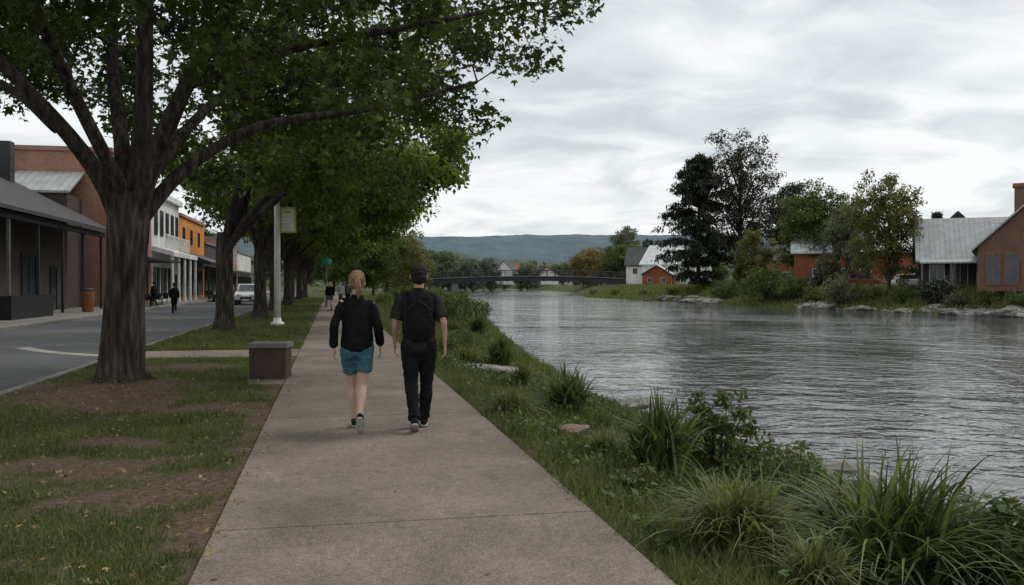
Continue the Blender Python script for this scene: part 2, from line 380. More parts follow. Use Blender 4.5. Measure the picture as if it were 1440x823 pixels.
S=np.stack([np.full(n,.8),rng.uniform(.3,.9,n),rng.uniform(.3,.8,n)],-1)
o=scatter('opposite_bank_grass',BL[0],BL[1],np.stack([Xb,Yb,gz(Xb,Yb)-.02],-1),rots(rng.uniform(0,6.28,n),rng.normal(0,.3,n),rng.normal(0,.3,n)),S,rng.random(n),M['grasspale']); tag(o,'rough grass along the opposite riverbank','grass',None,'stuff')
n=1800; s=rng.uniform(-4.6,-.6,n); t=3+13*rng.random(n)**1.3; X=s*CT-t*SN;Y=s*SN+t*CT
o=scatter('fallen_leaves',LEAF3[0],LEAF3[1],np.stack([X,Y,gz(X,Y)+.035],-1),rots(rng.uniform(0,6.28,n),rng.normal(0,.4,n),rng.normal(0,.4,n)),rng.uniform(.018,.045,n),rng.random(n)**1.5,M['litter']); tag(o,'yellow and brown fallen leaves scattered on the lawn','leaves',None,'stuff')
n=34; s=rng.uniform(-.7,1.7,n); t=rng.uniform(4,16,n); X=s*CT-t*SN;Y=s*SN+t*CT
o=scatter('path_leaves',LEAF3[0],LEAF3[1],np.stack([X,Y,Y*0+.037],-1),rots(rng.uniform(0,6.28,n),rng.normal(0,.15,n),rng.normal(0,.15,n)),rng.uniform(.015,.035,n),rng.random(n)*.3,M['litter']); tag(o,'few small dead leaves lying on the concrete path','leaves',None,'stuff')
n=30000; s=rng.uniform(1.95,7,n); t=3+19*rng.random(n)**1.4; X=s*CT-t*SN;Y=s*SN+t*CT
k=(X<XL(Y)-.2)&(vn(X,Y,1.3,21)+.5*vn(X,Y,4,22)>.75); X,Y=X[k],Y[k]; n=len(X)
o=scatter('bank_weeds',LEAF1[0],LEAF1[1],np.stack([X,Y,gz(X,Y)+rng.uniform(.01,.15,n)*vn(X,Y,2.2,23)*1.4],-1),rots(rng.uniform(0,6.28,n),rng.normal(.3,.5,n),rng.normal(0,.5,n)),rng.uniform(.045,.10,n),rng.random(n),M['weed']); tag(o,'low broad leaved weeds creeping over the near riverbank','weeds',None,'stuff')
# clumps
def clump(name,label,X,Y,n,h,spread,w,mat,droop=.5,group=None,cat='grass clump'):
    z0=g1(X,Y); L=8; tau=np.linspace(0,1,L)
    ph=rng.uniform(0,2*np.pi,n); le=rng.random(n)**.75; hh=h*rng.uniform(.6,1.12,n)*(1-.2*le); rr=spread*le*rng.uniform(.7,1.15,n)
    b=rng.normal(0,spread*.12,(n,2)); w_=w*rng.uniform(.5,1.25,n)
    dr=droop*rng.uniform(.5,1.5,n)
    r=rr[:,None]*tau**1.5; z=hh[:,None]*(1.4*tau-.4*tau**2 - dr[:,None]*le[:,None]*tau**3.4)
    side=rng.normal(0,.12,n)[:,None]*spread*tau**2
    cx=b[:,:1]+r*np.cos(ph)[:,None]-side*np.sin(ph)[:,None]; cy=b[:,1:]+r*np.sin(ph)[:,None]+side*np.cos(ph)[:,None]
    wd=w_[:,None]*(.7+.3*np.sin(np.pi*np.minimum(tau*1.5,1)))*(1-tau**2.2*.97)*.5; tw=ph+rng.normal(0,.6,n)
    dx=-np.sin(tw)[:,None]*wd; dy=np.cos(tw)[:,None]*wd
    A=np.stack([cx-dx,cy-dy,z],-1);B=np.stack([cx+dx,cy+dy,z],-1); V=np.stack([A,B],2).reshape(n,L*2,3)
    tf=np.array([(2*i,2*i+1,2*i+3,2*i+2) for i in range(L-1)])
    q=(np.arange(n)[:,None,None]*L*2+tf[None]).reshape(-1,4)
    me=bpy.data.meshes.new(name); me.vertices.add(n*L*2); me.vertices.foreach_set('co',V.astype(np.float32).ravel()); me.loops.add(q.size)
    me.loops.foreach_set('vertex_index',q.astype(np.int32).ravel()); me.polygons.add(len(q)); me.polygons.foreach_set('loop_start',np.arange(0,q.size,4).astype(np.int32)); me.update(calc_edges=True)
    a=me.attributes.new('rnd','FLOAT','POINT'); a.data.foreach_set('value',np.repeat(rng.random(n),L*2).astype(np.float32))
    o=link(name,me,mat); o.location=(X,Y,z0-.02); return tag(o,label,cat,group)
for (px,py,n,h,sp,w,mt,dr,lab) in [
 (1262,832,460,.92,1.1,.038,'grassdark',.45,'largest arching grass clump at the bottom right of the riverbank'),
 (1035,770,400,.60,.8,.026,'grasspale',.5,'fine pale green grass clump just left of the largest clump'),
 (930,668,330,.80,.6,.042,'grassdark',.35,'upright dark grass clump beside the leafy shrub on the near bank'),
 (800,580,280,.70,.70,.044,'grassdark',.4,'arching grass clump beyond the small pink rock'),
 (720,584,700,.44,.54,.016,'grasspale',.8,'low rounded mound of fine grass near the path edge'),
 (704,518,260,.9,.68,.056,'grassdark',.4,'arching grass clump behind the flat stone slab'),
 (655,512,320,.55,.75,.034,'grasspale',.6,'soft green grass clump left of the flat stone slab'),
 (672,470,240,1.2,1.,.07,'grassdark',.4,'tall grass clump at the waterline behind the man'),
 (638,470,300,.8,.9,.05,'grasspale',.5,'pale grass clump between the man and the waterline'),
 (735,545,240,.55,.5,.028,'grasspale',.5,'small grass clump behind the rounded mound'),
 (855,640,200,.38,.4,.022,'grasspale',.6,'small pale grass tuft right of the pink rock'),
 (1150,830,220,.4,.5,.024,'grasspale',.6,'low grass tuft at the bottom edge left of the largest clump'),
 (1120,722,200,.42,.4,.028,'grassdark',.5,'short grass clump by the grey waterside boulders'),
 (1400,850,260,.55,.65,.032,'grassdark',.5,'low grass tuft in the bottom right corner of the bank')]:
    X,Y,z=ground_at(px,py); clump('grass_clump',lab,X,Y,n,h,sp,w,M[mt],dr)
# ------------------------------------------------ trees
def spline(pts,k=4):
    P=np.array(pts,float); out=[]; n=len(P)
    for i in range(n-1):
        p0=P[max(i-1,0)];p1=P[i];p2=P[i+1];p3=P[min(i+2,n-1)]
        for j in range(k):
            t=j/k; out.append(.5*((2*p1)+(-p0+p2)*t+(2*p0-5*p1+4*p2-p3)*t*t+(-p0+3*p1-3*p2+p3)*t**3))
    out.append(P[-1]); return np.array(out)
def grow(G,limbs,C,seg=6,jit=0,trunkseg=18,rt=.011):
    nodes=[];rad=[]
    for li,l in enumerate(limbs):
        s=spline(l,5); G.tube(s[:,:3],s[:,3],trunkseg if li==0 else max(seg,8),True,jit if li==0 else jit*.5)
        st=len(s)//2 if li==0 else 3
        nodes+=list(s[st:,:3]); rad+=list(s[st:,3])
    nodes=np.array(nodes);rad=np.array(rad)
    ax=nodes.mean(0); order=np.argsort(np.hypot(C[:,0]-ax[0],C[:,1]-ax[1])+np.abs(C[:,2]-ax[2]))
    for i in order:
        c=C[i]; d=np.linalg.norm(nodes-c,axis=1)+.8*np.maximum(0,nodes[:,2]-c[2]); j=int(np.argmin(d)); a=nodes[j]; L=np.linalg.norm(c-a)
        if L<.05: continue
        r0=min(rad[j]*.7,.008+rt*L); m1=a+(c-a)*.35+np.array([0,0,.10*L])+rng.normal(0,.05*L,3); m2=a+(c-a)*.7+np.array([0,0,.08*L])+rng.normal(0,.05*L,3)
        pts=np.array([a,m1,m2,c]); G.tube(pts,[r0,r0*.8,r0*.6,r0*.35],4,False)
        nodes=np.vstack([nodes,pts[1:]]); rad=np.concatenate([rad,[r0*.8,r0*.6,r0*.45]])
def leaves_at(name,C,nl,rc,size,tmpl,mat,parent,flat=.65,hang=0):
    N=len(C); g_=rng.normal(0,1,(N*nl,3)); g_/=np.maximum(1,np.linalg.norm(g_,axis=1,keepdims=True)/1.7)
    P=np.repeat(C,nl,0)+g_*np.array([rc,rc,rc*flat])*rng.uniform(.5,1.1,(N*nl,1))
    n=len(P); Rm=rots(rng.uniform(0,6.28,n),rng.normal(-.3-hang,.6,n),rng.normal(0,.6,n))
    return scatter(name,tmpl[0],tmpl[1],P,Rm,size*rng.uniform(.6,1.25,n),np.clip(np.repeat(rng.random(N),nl)*.6+rng.random(n)*.4,0,1),mat,parent)
def disk_clusters(n,R,zb,zmid,zt,low=.6,seed=0,dip=.6,off=(0,0),thr=.27,rim=None):
    out=[]
    while len(out)<n:
        r=math.sqrt(rng.random()); a=rng.uniform(0,6.283); Rl=R*(.82+.3*float(vn(math.cos(a)*3+seed,math.sin(a)*3,1,31)))
        b=zb+dip*(1-min(r/.6,1))+(1.2*max(0,r-.75)**2*8 if rim is None else max(0,r*Rl-rim)*1.0)+.9*(float(vn(r*Rl*math.cos(a)+seed,r*Rl*math.sin(a),.5,32))-.5)
        t=max(b+.4,zmid+(zt-zmid)*math.sqrt(max(0,1-r*r)))
        z=b+ (min(2.,t-b)*rng.random() if rng.random()<low else (t-b)*rng.random())
        x,y=r*Rl*math.cos(a),r*Rl*math.sin(a)
        if float(vn(x+seed*3,y+z*1.3,.7,33))<thr: continue
        out.append((x+off[0],y+off[1],z))
    return np.array(out)
b=TREE1
T1=empty('street_tree',(b[0],b[1],0),0,'large dark tree with thick forked trunk nearest the camera','tree','row of street trees along the verge')
def rel(l,k=.64): return [(x-b[0],y-b[1],z,r*k) for x,y,z,r in l]
limbs=[rel([(-5.94,13.5,-.15,.66),(-5.94,13.5,.08,.54),(-5.93,13.5,.35,.45),(-5.9,13.5,.9,.41),(-5.87,13.5,1.8,.385),(-5.83,13.5,2.5,.385),(-5.78,13.5,3.0,.33)],.74),
 rel([(-5.87,13.5,2.3,.24),(-6.2,13.4,3.2,.21),(-6.85,13.0,4.2,.17),(-7.9,12.5,5.3,.12),(-9.8,11.8,6.3,.06)]),
 rel([(-5.83,13.5,2.5,.24),(-6.05,13.8,3.8,.2),(-6.5,14.5,5.2,.16),(-6.9,15.5,7,.11),(-7.2,16.5,9,.05)]),
 rel([(-5.78,13.5,2.6,.27),(-5.65,13.6,3.9,.24),(-5.5,13.4,5.8,.18),(-5.3,13.2,7.8,.12),(-5.2,13,9.6,.05)]),
 rel([(-5.75,13.5,2.5,.25),(-5.25,13.2,3.6,.22),(-4.5,12.8,4.8,.17),(-3.4,12.2,6.0,.12),(-1.8,11.4,6.8,.05)]),
 rel([(-5.74,13.6,2.5,.2),(-5.15,14,3.4,.16),(-4.1,14.6,4.2,.12),(-2.4,15.2,4.6,.08),(-.6,15.4,5.1,.04)]),
 rel([(-5.8,13.4,2.9,.17),(-6,12.2,4.2,.14),(-5.7,10.5,5.1,.1),(-5.2,8.8,5.8,.04)]),
 rel([(-5.8,13.6,2.9,.17),(-5.4,15,4.3,.14),(-5.3,17,5.4,.1),(-5.6,19,6.2,.04)]),
 rel([(-6.7,13.1,3.9,.14),(-7.9,13.8,4.7,.1),(-9.6,14.2,5.2,.07),(-11.2,14.4,5.5,.03)]),
 rel([(-4.7,12.9,4.5,.14),(-3.2,13.2,5.1,.11),(-1.4,13.4,5.5,.08),(.2,13.3,5.8,.03)])]
C=disk_clusters(590,7.5,4.0,6.2,10.5,.62,0,1.3,thr=.40,rim=5.5)
rC=np.hypot(C[:,0],C[:,1])
C=C[~((C[:,0]<-1.2)&(C[:,2]<4.8))&~((rC<3.2)&(C[:,2]<5.3))]
G=Geo(); grow(G,limbs,C,6,.16,26)
for a in (.3,1.3,2.2,3.1,4.2,5.3):
    c,s=math.cos(a),math.sin(a); G.tube([(c*.14,s*.14,.5),(c*.25,s*.25,.2),(c*.44,s*.44,.09),(c*.76,s*.76,-.06)],[.10,.11,.09,.05],8)
G.build('trunk',M['bark'],T1,True)
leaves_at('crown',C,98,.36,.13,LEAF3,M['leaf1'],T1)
def street_tree(s,t,label,seed,nc,nl,ls,rc,R=7.6,zb=4.3,zt=12.5,lean=0,mat='leaf2',off=(0,0)):
    x,y=ST(s,t); T=empty('street_tree',(x,y,0),0,label,'tree','row of street trees along the verge')
    rr=random.Random(seed); tr=[(0,0,-.15,.5),(0,0,.1,.4),(0.02,0,.6,.31),(lean*.3,0,1.8,.28),(lean*.6,.0,2.9,.27),(lean,0,3.4,.23)]
    L=[tr]
    for i in range(9):
        a=i*2.4+seed; k=rr.uniform(.5,.9); e=R*k*(.35 if i%3==0 else .75); zt_=zb+ (zt-zb)*(.75 if i%3==0 else .3*rr.uniform(.6,1.2)); c_,s_=math.cos(a),math.sin(a); ex,ey=c_*e+off[0],s_*e+off[1]
        L.append([(lean*.8,0,2.6+.1*(i%4),.17),(lean+ex*.18,ey*.18,3.8,.13),(lean+ex*.5,ey*.5,3.8+(zt_-3.8)*.5,.09),(lean+ex,ey,zt_,.04)])
    C=disk_clusters(nc,R,zb,zb+1.8,zt,.5,seed*1.7,off=off,thr=.38); G=Geo(); grow(G,L,C,6,.15,16); G.build('trunk',M['bark'],T,True)
    leaves_at('crown',C,nl,rc,ls,LEAF1,M[mat],T); return T
t2=street_tree(-3.65,32.2,'second street tree, straight trunk left of the white sign pole',2,370,75,.24,.4,5.4,4.6,12.5,off=(3.3,0))
t3=street_tree(-3.35,44,'third street tree, trunk just left of the white sign pole base',5,320,60,.3,.5,5.6,4.6,12,off=(2.4,0))
for i,(s,t,lab,rz) in enumerate([(-3.4,56,'fourth street tree down the row, behind the white sign pole',.3),(-3.2,68,'fifth street tree, thin dark trunk right of the sign pole',-.5),(-3.5,81,'sixth street tree far down the shaded row',.7),(-3.3,95,'seventh street tree near the teal topped pole',-.2),(-3.2,112,'eighth and most distant tree of the street row',1)]):
    c=copytree(t3); x,y=ST(s,t); c.location=(x,y,0); c.rotation_euler=(0,0,rz); c['label']=lab
def mk_tree(kind,H,R,mat,zb=.2,nl=70,nc=170,ls=.4,lob=9,seed=0,name='tree',tmpl=LEAF1,hang=0,rc=.11):
    T=empty(name,(0,0,0)); rr=np.random.default_rng(seed+50)
    zc=(H+zb*H)/2; rz=(H-zb*H)/2; G=Geo(); L=[[(0,0,-.3,.035*H*.6),(0,0,.12*H,.016*H),(.1,.1,.4*H,.012*H),(0,0,.7*H,.006*H)]]; cen=[]
    for i in range(lob):
        a=i*2.399; q=-.75+1.6*i/(lob-1); k=math.sqrt(max(.05,1-q*q))*rr.uniform(.4,.72)
        c=np.array([R*k*math.cos(a),R*k*math.sin(a),zc+rz*q*.8]); cen.append(c)
        z0=max(.1*H,c[2]-.25*H); L.append([(0,0,min(z0,.6*H),.008*H),(c[0]*.5,c[1]*.5,(z0+c[2])/2,.005*H),(c[0],c[1],c[2],.002*H)])
    C=[]
    for i in range(nc):
        c=cen[i%lob]; d=rr.normal(0,1,3); d/=np.linalg.norm(d); lr=rr.uniform(.35,.6)*rr.random()**.25
        C.append(c+d*np.array([R*lr*.95,R*lr*.95,rz*lr*.8]))
    C=np.array(C); grow(G,L,C,5,0,8,.012); G.build('trunk',M['barkfar'],T,True)
    leaves_at('crown',C,nl,R*rc,ls,tmpl,M[mat],T,.8,hang); return T
def mk_conifer(H,R,mat,seed=0,dens=1.,round_=.6,ls=.5,name='conifer_tree',bare=.12,lv=6):
    T=empty(name,(0,0,0)); rr=np.random.default_rng(seed+9); G=Geo(); G.tube([(0,0,-.3),(0,0,H*.3),(.1,0,H*.7),(0,.1,H*.99)],[H*.018,H*.014,H*.008,.03],8); C=[]
    for i in range(int(120*dens)):
        z=H*(bare+(1-bare)*rr.random()**.9); q=(z/H-bare)/(1-bare); L=R*((1-q)**round_)*(.4+.65*rr.random())*(min(1,.45+q*3)); a=rr.uniform(0,6.28); c,s=math.cos(a),math.sin(a)
        up=rr.uniform(.0,.3)*L; pts=[(0,0,z),(c*L*.4,s*L*.4,z+up*.7),(c*L*.8,s*L*.8,z+up*.7),(c*L,s*L,z+up*.1)]; G.tube(pts,[.09,.06,.035,.012],4,False)
        S=spline(pts,5)
        for p in S[4:]:
            for _ in range(2): C.append(p+rr.normal(0,.3,3)*np.array([1,1,.5])*(.3+L*.1))
    G.build('trunk',M['barkfar'],T,True); C=np.array(C)
    leaves_at('crown',C,lv,.38,ls,([(0,0,0),(.17,.45,0),(0,1,-.3),(-.17,.45,0)],[(0,1,2,3)]),M[mat],T,.7,.3); return T
def place(T,px,Y,label,sc=1.,cat='tree',group=None,rz=0,copy=False,dz=0,X=None,sxy=1.):
    o=copytree(T) if copy else T
    if X is None: X=(px-720)/F*Y
    o.location=(X,Y,g1(X,Y)+dz); o.rotation_euler=(0,0,rz); o.scale=(sc*sxy,sc*sxy,sc); tag(o,label,cat,group); return o
place(mk_conifer(22.5,9.,'dark',1,1.5,.5,.7,bare=.05,lv=6),982,150,'dark drooping conifer on the opposite bank, left of the tall brownish tree')
place(mk_tree('b',27.,7.2,'brown',.10,48,400,.46,18,4,name='tall_tree',rc=.10),1040,153,'tallest tree on the opposite bank with sparse brownish crown')
TG=place(mk_tree('g',14.4,5.6,'green',.06,95,250,.42,11,3),1146,124,'bright green broad tree right of the tall conifers')
TD=place(mk_tree('d',19.8,5.6,'dark',.2,75,200,.5,9,5),1110,172,'dark round topped tree behind the bright green tree')
TO=place(mk_tree('o',10.8,4.,'olive',.05,90,180,.3,9,7,name='willow_tree',hang=.6),1190,113,'grey green willow between the bright green tree and the tall slim tree')
TT=place(mk_tree('t',13.4,4.3,'yellowgreen',.08,66,250,.34,13,8,name='slim_tree'),1250,100,'tall loose crowned tree in front of the rust coloured building')
TY=place(mk_tree('y',8.2,3.5,'yellowgreen',.05,80,130,.34,8,11),1060,134,'small yellowish tree below the tallest tree')
TGo=place(mk_tree('go',13,6.5,'gold',.02,60,170,.6,9,12),820,312,'golden tree behind the right half of the bridge')
place(TGo,846,330,'paler golden tree just right of the first golden tree',1.05,rz=2,copy=True)
TDG=place(mk_tree('dg',14,8,'green',.02,80,230,.6,11,14),878,308,'rounded deep green tree at the right end of the bridge')
place(TO,878,345,'tall pale tree rising behind the green tree by the bridge',2.1,rz=1,copy=True)
place(TD,914,360,'dark small topped tree above the white houses',.95,rz=2,copy=True)
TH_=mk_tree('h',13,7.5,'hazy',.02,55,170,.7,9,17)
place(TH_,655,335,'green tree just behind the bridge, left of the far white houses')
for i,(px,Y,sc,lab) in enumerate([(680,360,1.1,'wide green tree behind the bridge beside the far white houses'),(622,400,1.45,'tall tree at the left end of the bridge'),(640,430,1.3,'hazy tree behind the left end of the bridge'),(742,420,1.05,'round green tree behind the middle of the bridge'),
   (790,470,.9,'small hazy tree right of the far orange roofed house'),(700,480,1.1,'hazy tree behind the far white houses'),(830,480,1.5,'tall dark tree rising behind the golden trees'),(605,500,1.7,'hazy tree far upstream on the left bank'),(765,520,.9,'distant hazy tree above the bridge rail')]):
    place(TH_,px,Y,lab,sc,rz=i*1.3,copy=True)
TW=place(mk_tree('w',11.5,5.2,'yellowgreen',.02,75,180,.4,9,20,name='willow_tree',hang=.5),556,150,'pale willowy tree on the near bank beyond the footpath')
place(TW,578,200,'willowy tree on the near bank closest to the bridge',1.1,rz=2,copy=True)
place(TG,525,135,'green tree on the near bank where the footpath disappears',.8,rz=2,copy=True)
place(TW,545,240,'farther willowy tree behind the footpath trees',1.4,rz=4,copy=True)
place(TG,500,190,'tall green tree at the end of the shaded footpath',1.2,rz=1,copy=True)
place(TG,470,220,'green tree closing the view down the footpath',1.2,rz=4,copy=True)
place(TG,430,240,'green tree at the far end of the street',1.1,rz=5,copy=True)
place(TD,380,230,'dark tree at the far end of the street',.8,rz=5,copy=True)
TC=place(mk_conifer(12,3,'dark',9,.7,1.,.5,bare=.1),1318,235,'small pointed conifer top above the pale roof',1.6)
place(TD,1225,200,'dark tree behind the rust coloured building',.75,rz=3,copy=True)
place(TDG,1000,330,'green tree far behind the drooping conifer',.8,rz=3,copy=True)
place(TG,272,150,'green tree rising behind the orange fronted shop',.85,rz=3,copy=True)
n=30000; Yw=rng.uniform(560,1150,n); Xw=rng.uniform(-.55,.75,n)*Yw; cl=vn(Xw,Yw,.035,41); k=cl>.42; Xw,Yw,cl=Xw[k],Yw[k],cl[k]; n=len(Xw)
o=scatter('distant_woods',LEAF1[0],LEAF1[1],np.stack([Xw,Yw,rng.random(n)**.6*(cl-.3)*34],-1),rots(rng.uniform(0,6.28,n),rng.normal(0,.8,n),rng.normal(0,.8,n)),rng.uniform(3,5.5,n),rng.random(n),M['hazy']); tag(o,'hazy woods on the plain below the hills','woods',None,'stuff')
# shrubs
def mk_shrub(H,R,mat,nc,nl,ls,seed,name='shrub',tmpl=LEAF1):
    T=empty(name,(0,0,0)); rr=np.random.default_rng(seed); C=[]; G=Geo(); L=[]
    for i in range(6):
        a=i*1.05+seed; L.append([(0,0,-.05,.02*H),(R*.3*math.cos(a),R*.3*math.sin(a),H*.35,.012*H),(R*.6*math.cos(a),R*.6*math.sin(a),H*rr.uniform(.5,.8),.006*H)])
    for i in range(nc):
        d=rr.normal(0,1,3); d/=np.linalg.norm(d); q=rr.random()**.35; bump=.75+.5*float(vn(d[0]*3+seed,d[1]*3+d[2]*2,1,51))
        C.append((d[0]*R*q*bump,d[1]*R*q*bump,H*.48+d[2]*H*.5*q*bump))
    C=np.array(C); C[:,2]=np.maximum(C[:,2],.03*H); grow(G,L,C,5,0,6,.01); G.build('stem',M['barkfar'],T,True)
    leaves_at('foliage',C,nl,R*.13,ls,tmpl,M[mat],T,.8); return T
def placeg(T,px,py,lab,**k):
    X,Y,z=ground_at(px,py); return place(T,px,Y,lab,cat='shrub',X=X,**k)
placeg(mk_shrub(.85,.42,'weed',70,24,.07,1,'leafy_shrub'),1010,660,'leafy dark green shrub beside the upright grass clump')
placeg(mk_shrub(.45,.55,'weed',55,22,.065,2,'leafy_shrub'),1080,682,'low trailing shrub leaning over the rocks at the water')
placeg(mk_shrub(.7,.38,'weed',40,20,.09,3,'leafy_shrub'),1430,850,'broad leaved plant at the right edge of the frame')
placeg(mk_shrub(.32,.4,'green',40,18,.045,4,'leafy_shrub'),850,600,'low bushy plant between two grass clumps on the near bank')
placeg(mk_shrub(.22,.3,'weed',30,18,.055,14,'leafy_shrub'),905,700,'low leafy weed in front of the upright grass clump')
placeg(mk_shrub(.5,.4,'weed',45,20,.06,24,'leafy_shrub'),1350,790,'leafy weed behind the largest grass clump')
S1=placeg(mk_shrub(1.5,1.1,'green',80,28,.12,5),650,462,'waist high leafy bush where the near bank bends',sc=1.25)
for i,(px,py,sc,lab) in enumerate([(620,450,1.2,'leafy bush on the near bank behind the man'),(590,432,1.1,'bush on the near bank just past the footpath bend'),(672,448,1.,'lower bush at the water edge of the near bank'),(642,434,1.4,'bush on the near bank below the bridge'),(560,424,1.2,'bush beside the distant footpath'),(612,420,1.5,'large bush on the near bank before the bridge'),(540,430,.7,'small bush right of the distant walkers'),(575,415,2.,'distant bushy growth left of the bridge'),(640,500,.45,'low bush at the path side behind the man')]):
    placeg(S1,px,py,lab,sc=sc,rz=i*1.1,copy=True)
def bankY(px,d):
    lo,hi=40.,280.; k=(px-720)/F
    for _ in range(50):
        m_=(lo+hi)/2
        if k*m_-float(XR(m_))<d: lo=m_
        else: hi=m_
    return lo
S2=mk_shrub(3,2.2,'green',90,26,.26,7); S3=mk_shrub(2.4,2.,'dark',80,26,.26,8); S4=mk_shrub(2.4,1.8,'yellowgreen',80,26,.24,9); S5=mk_shrub(2.4,1.7,'olive',80,26,.24,10)
for i,(px,d,S,sc,lab) in enumerate([(1080,3,S2,1.75,'largest dark bush at the water edge below the yellowish tree'),(1020,3,S2,1.1,'green bush left of the largest dark bush'),(1118,4,S2,1.2,'green bush right of the largest dark bush'),(1145,3,S4,.9,'yellow green bush at the opposite waterline'),
  (1187,3,S5,1.5,'feathery grey green bush below the willow'),(1225,4,S4,.7,'small yellowish bush between boulders below the slim tree'),(1270,4,S2,.6,'small bush right of the slim tree'),(1317,3.5,S3,1.15,'dark upright bush in front of the veranda'),(1345,3,S5,.65,'small grey bush right of the dark upright bush'),(1390,4,S4,.6,'small bush in front of the brown gable'),(1436,2.5,S2,.75,'green bush at the right frame edge by the boulders'),
  (945,4,S2,.5,'bush in front of the white house with red walls'),(975,4,S4,.8,'yellowish bush on the opposite bank left of the conifers'),(905,4,S5,.45,'grey bush below the bridge end'),(865,3,S2,.5,'green bush on the spit by the right bridge pier'),(835,2.5,S4,.6,'yellowish bush at the tip of the spit'),(1000,8,S3,1.2,'dark bush below the drooping conifer'),(1050,9,S4,1.1,'yellowish bush behind the largest dark bush'),
  (1160,10,S3,1.,'dark bush below the bright green tree')]):
    Y=bankY(px,d); place(S,px,Y,lab,sc,'shrub',rz=i,copy=True)
for S in (S2,S3,S4,S5):
    for ch in [x for x in bpy.data.objects if x.parent==S]: bpy.data.objects.remove(ch)
    bpy.data.objects.remove(S)
# rocks
def mk_rock(seed,mat):
    bm=bmesh.new(); bmesh.ops.create_icosphere(bm,subdivisions=3,radius=1)
    for v in bm.verts:
        c=v.co.copy(); n=noise.noise(c*1.1+Vector((seed*7,0,0)))*.5+noise.noise(c*3+Vector((seed,3,0)))*.13
        q=Vector([math.copysign(abs(x)**.75,x) for x in c]); v.co=q*(1+n)*.9
        v.co.z*=.62
    me=bpy.data.meshes.new('rock'); bm.to_mesh(me); bm.free(); me.materials.append(mat); return me
RK=[mk_rock(i,M['rock']) for i in range(6)]
def rock(x,y,z,sx,sy,sz,rz,i,label,group=None,mat=None,tilt=0):
    me=RK[i%6] if mat is None else mk_rock(i,mat)
    o=bpy.data.objects.new('rock',me); COL.objects.link(o); o.location=(x,y,z); o.scale=(sx,sy,sz); o.rotation_euler=(tilt,0,rz); return tag(o,label,'rock',group)
rr=random.Random(8)
for i in range(76):
    px=rr.choice([rr.uniform(1120,1440)]*3+[rr.uniform(895,1010)]); d=rr.uniform(-.6,2.6); Y=bankY(px,d); X=(px-720)/F*Y; s=rr.uniform(.25,.9)*(1.4 if rr.random()<.2 else 1)
    if px<1010: s*=1.3
    rock(X,Y,max(-1.2,g1(X,Y))+s*.15,s*rr.uniform(.9,1.5),s,s*rr.uniform(.7,1),rr.uniform(0,6),i,'pale boulder lining the waterline of the opposite bank','boulders along the opposite bank')
X,Y,z=ground_at(691,528); rock(X,Y,z+.09,.7,.45,.24,.2,3,'flat pale stone slab in the grass near the water')
X,Y,z=ground_at(806,616); rock(X,Y,z+.08,.17,.13,.13,.3,4,'small pinkish rock in the grass by the path',None,M['pinkrock'])
for i,(Y,s,lab) in enumerate([(12.2,.36,'grey waterside boulder behind the fine pale grass clump'),(11.0,.30,'wet grey boulder left of the largest grass clump'),(13.4,.28,'grey boulder below the trailing shrub'),(19.,.3,'grey boulder at the water behind the low bushy plant')]):
    rock(float(XL(Y))-.05,Y,-1.02,s*1.6,s,s*.8,i*1.3,i,lab)
# ------------------------------------------------ street furniture
X,Y=pix(376,536); s=empty('plinth_box',(X,Y,0),TH*.3,'brown box plinth with grey concrete cap beside the path','box')
Geo().box(-.30,.30,-.02,.5,-.02,.54).build('body',M['boxbrown'],s,bevel=.01)
Geo().box(-.335,.335,-.055,.535,.543,.625).build('cap',M['capstone'],s,bevel=.015)
Geo().box(-.33,.33,-.05,.53,-.04,.03).build('base',M['capstone'],s,bevel=.01)
g=Geo(); g.box(-1.3,-.76,14.6,16.1,-.05,.018); o=g.build('concrete_pad',M['concrete']); o.rotation_euler=(0,0,TH); tag(o,kind='structure')
X,Y=pix(390,458); s=empty('sign_pole',(X,Y,0),TH,'tall white pole with square sign standing on the grass verge','sign')
Geo().tube([(0,0,0),(0,0,5.45),(0,0,5.5)],[.125,.11,.06],14).build('pole',M['white'],s,True)
Geo().tube([(0,0,-.03),(0,0,.12),(0,0,.16),(0,0,.3)],[.26,.26,.16,.14],16).build('base',M['white'],s,True)
p_=Geo().box(.12,.72,-.03,.03,3.6,4.6).build('sign_panel',M['yellow'],s,bevel=.015)
Geo().box(.19,.65,-.037,-.031,3.67,4.53).build('sign_face',M['white'],p_)
Geo().box(.23,.5,-.043,-.038,4.36,4.46).build('header_band',M['yellow'],p_)
g=Geo()
for i,w in enumerate((.30,.22,.26,.18)): g.box(.24,.24+w,-.043,-.038,4.2-i*.13,4.215-i*.13)
g.build('print_lines',M['grey'],p_)
g=Geo(); g.box(.0,.12,-.015,.015,4.4,4.45).box(.0,.12,-.015,.015,3.75,3.8); g.build('bracket',M['grey'],s)
X,Y=pix(459,432); s=empty('street_lamp',(X,Y,0),TH,'slim pole with teal rounded head far along the footpath','lamp')
Geo().tube([(0,0,0),(0,0,3.1)],[.07,.05],10).build('pole',M['grey'],s,True)
Geo().tube([(0,0,3.0),(0,0,3.08),(0,0,3.28),(0,0,3.42),(0,0,3.46)],[.1,.34,.38,.25,.05],18).build('lamp_head',M['teal'],s,True)
Geo().tube([(0,0,-.02),(0,0,.3)],[.14,.1],12).build('base',M['grey'],s,True)
def mp(face,off,a,d): return (off+d,a) if face=='x+' else (off-d,a) if face=='x-' else (a,off-d)
def fbox(G,face,off,a0,a1,d0,d1,z0,z1):
    x0,y0=mp(face,off,a0,d0); x1,y1=mp(face,off,a1,d1); return G.box(x0,x1,y0,y1,z0,z1)
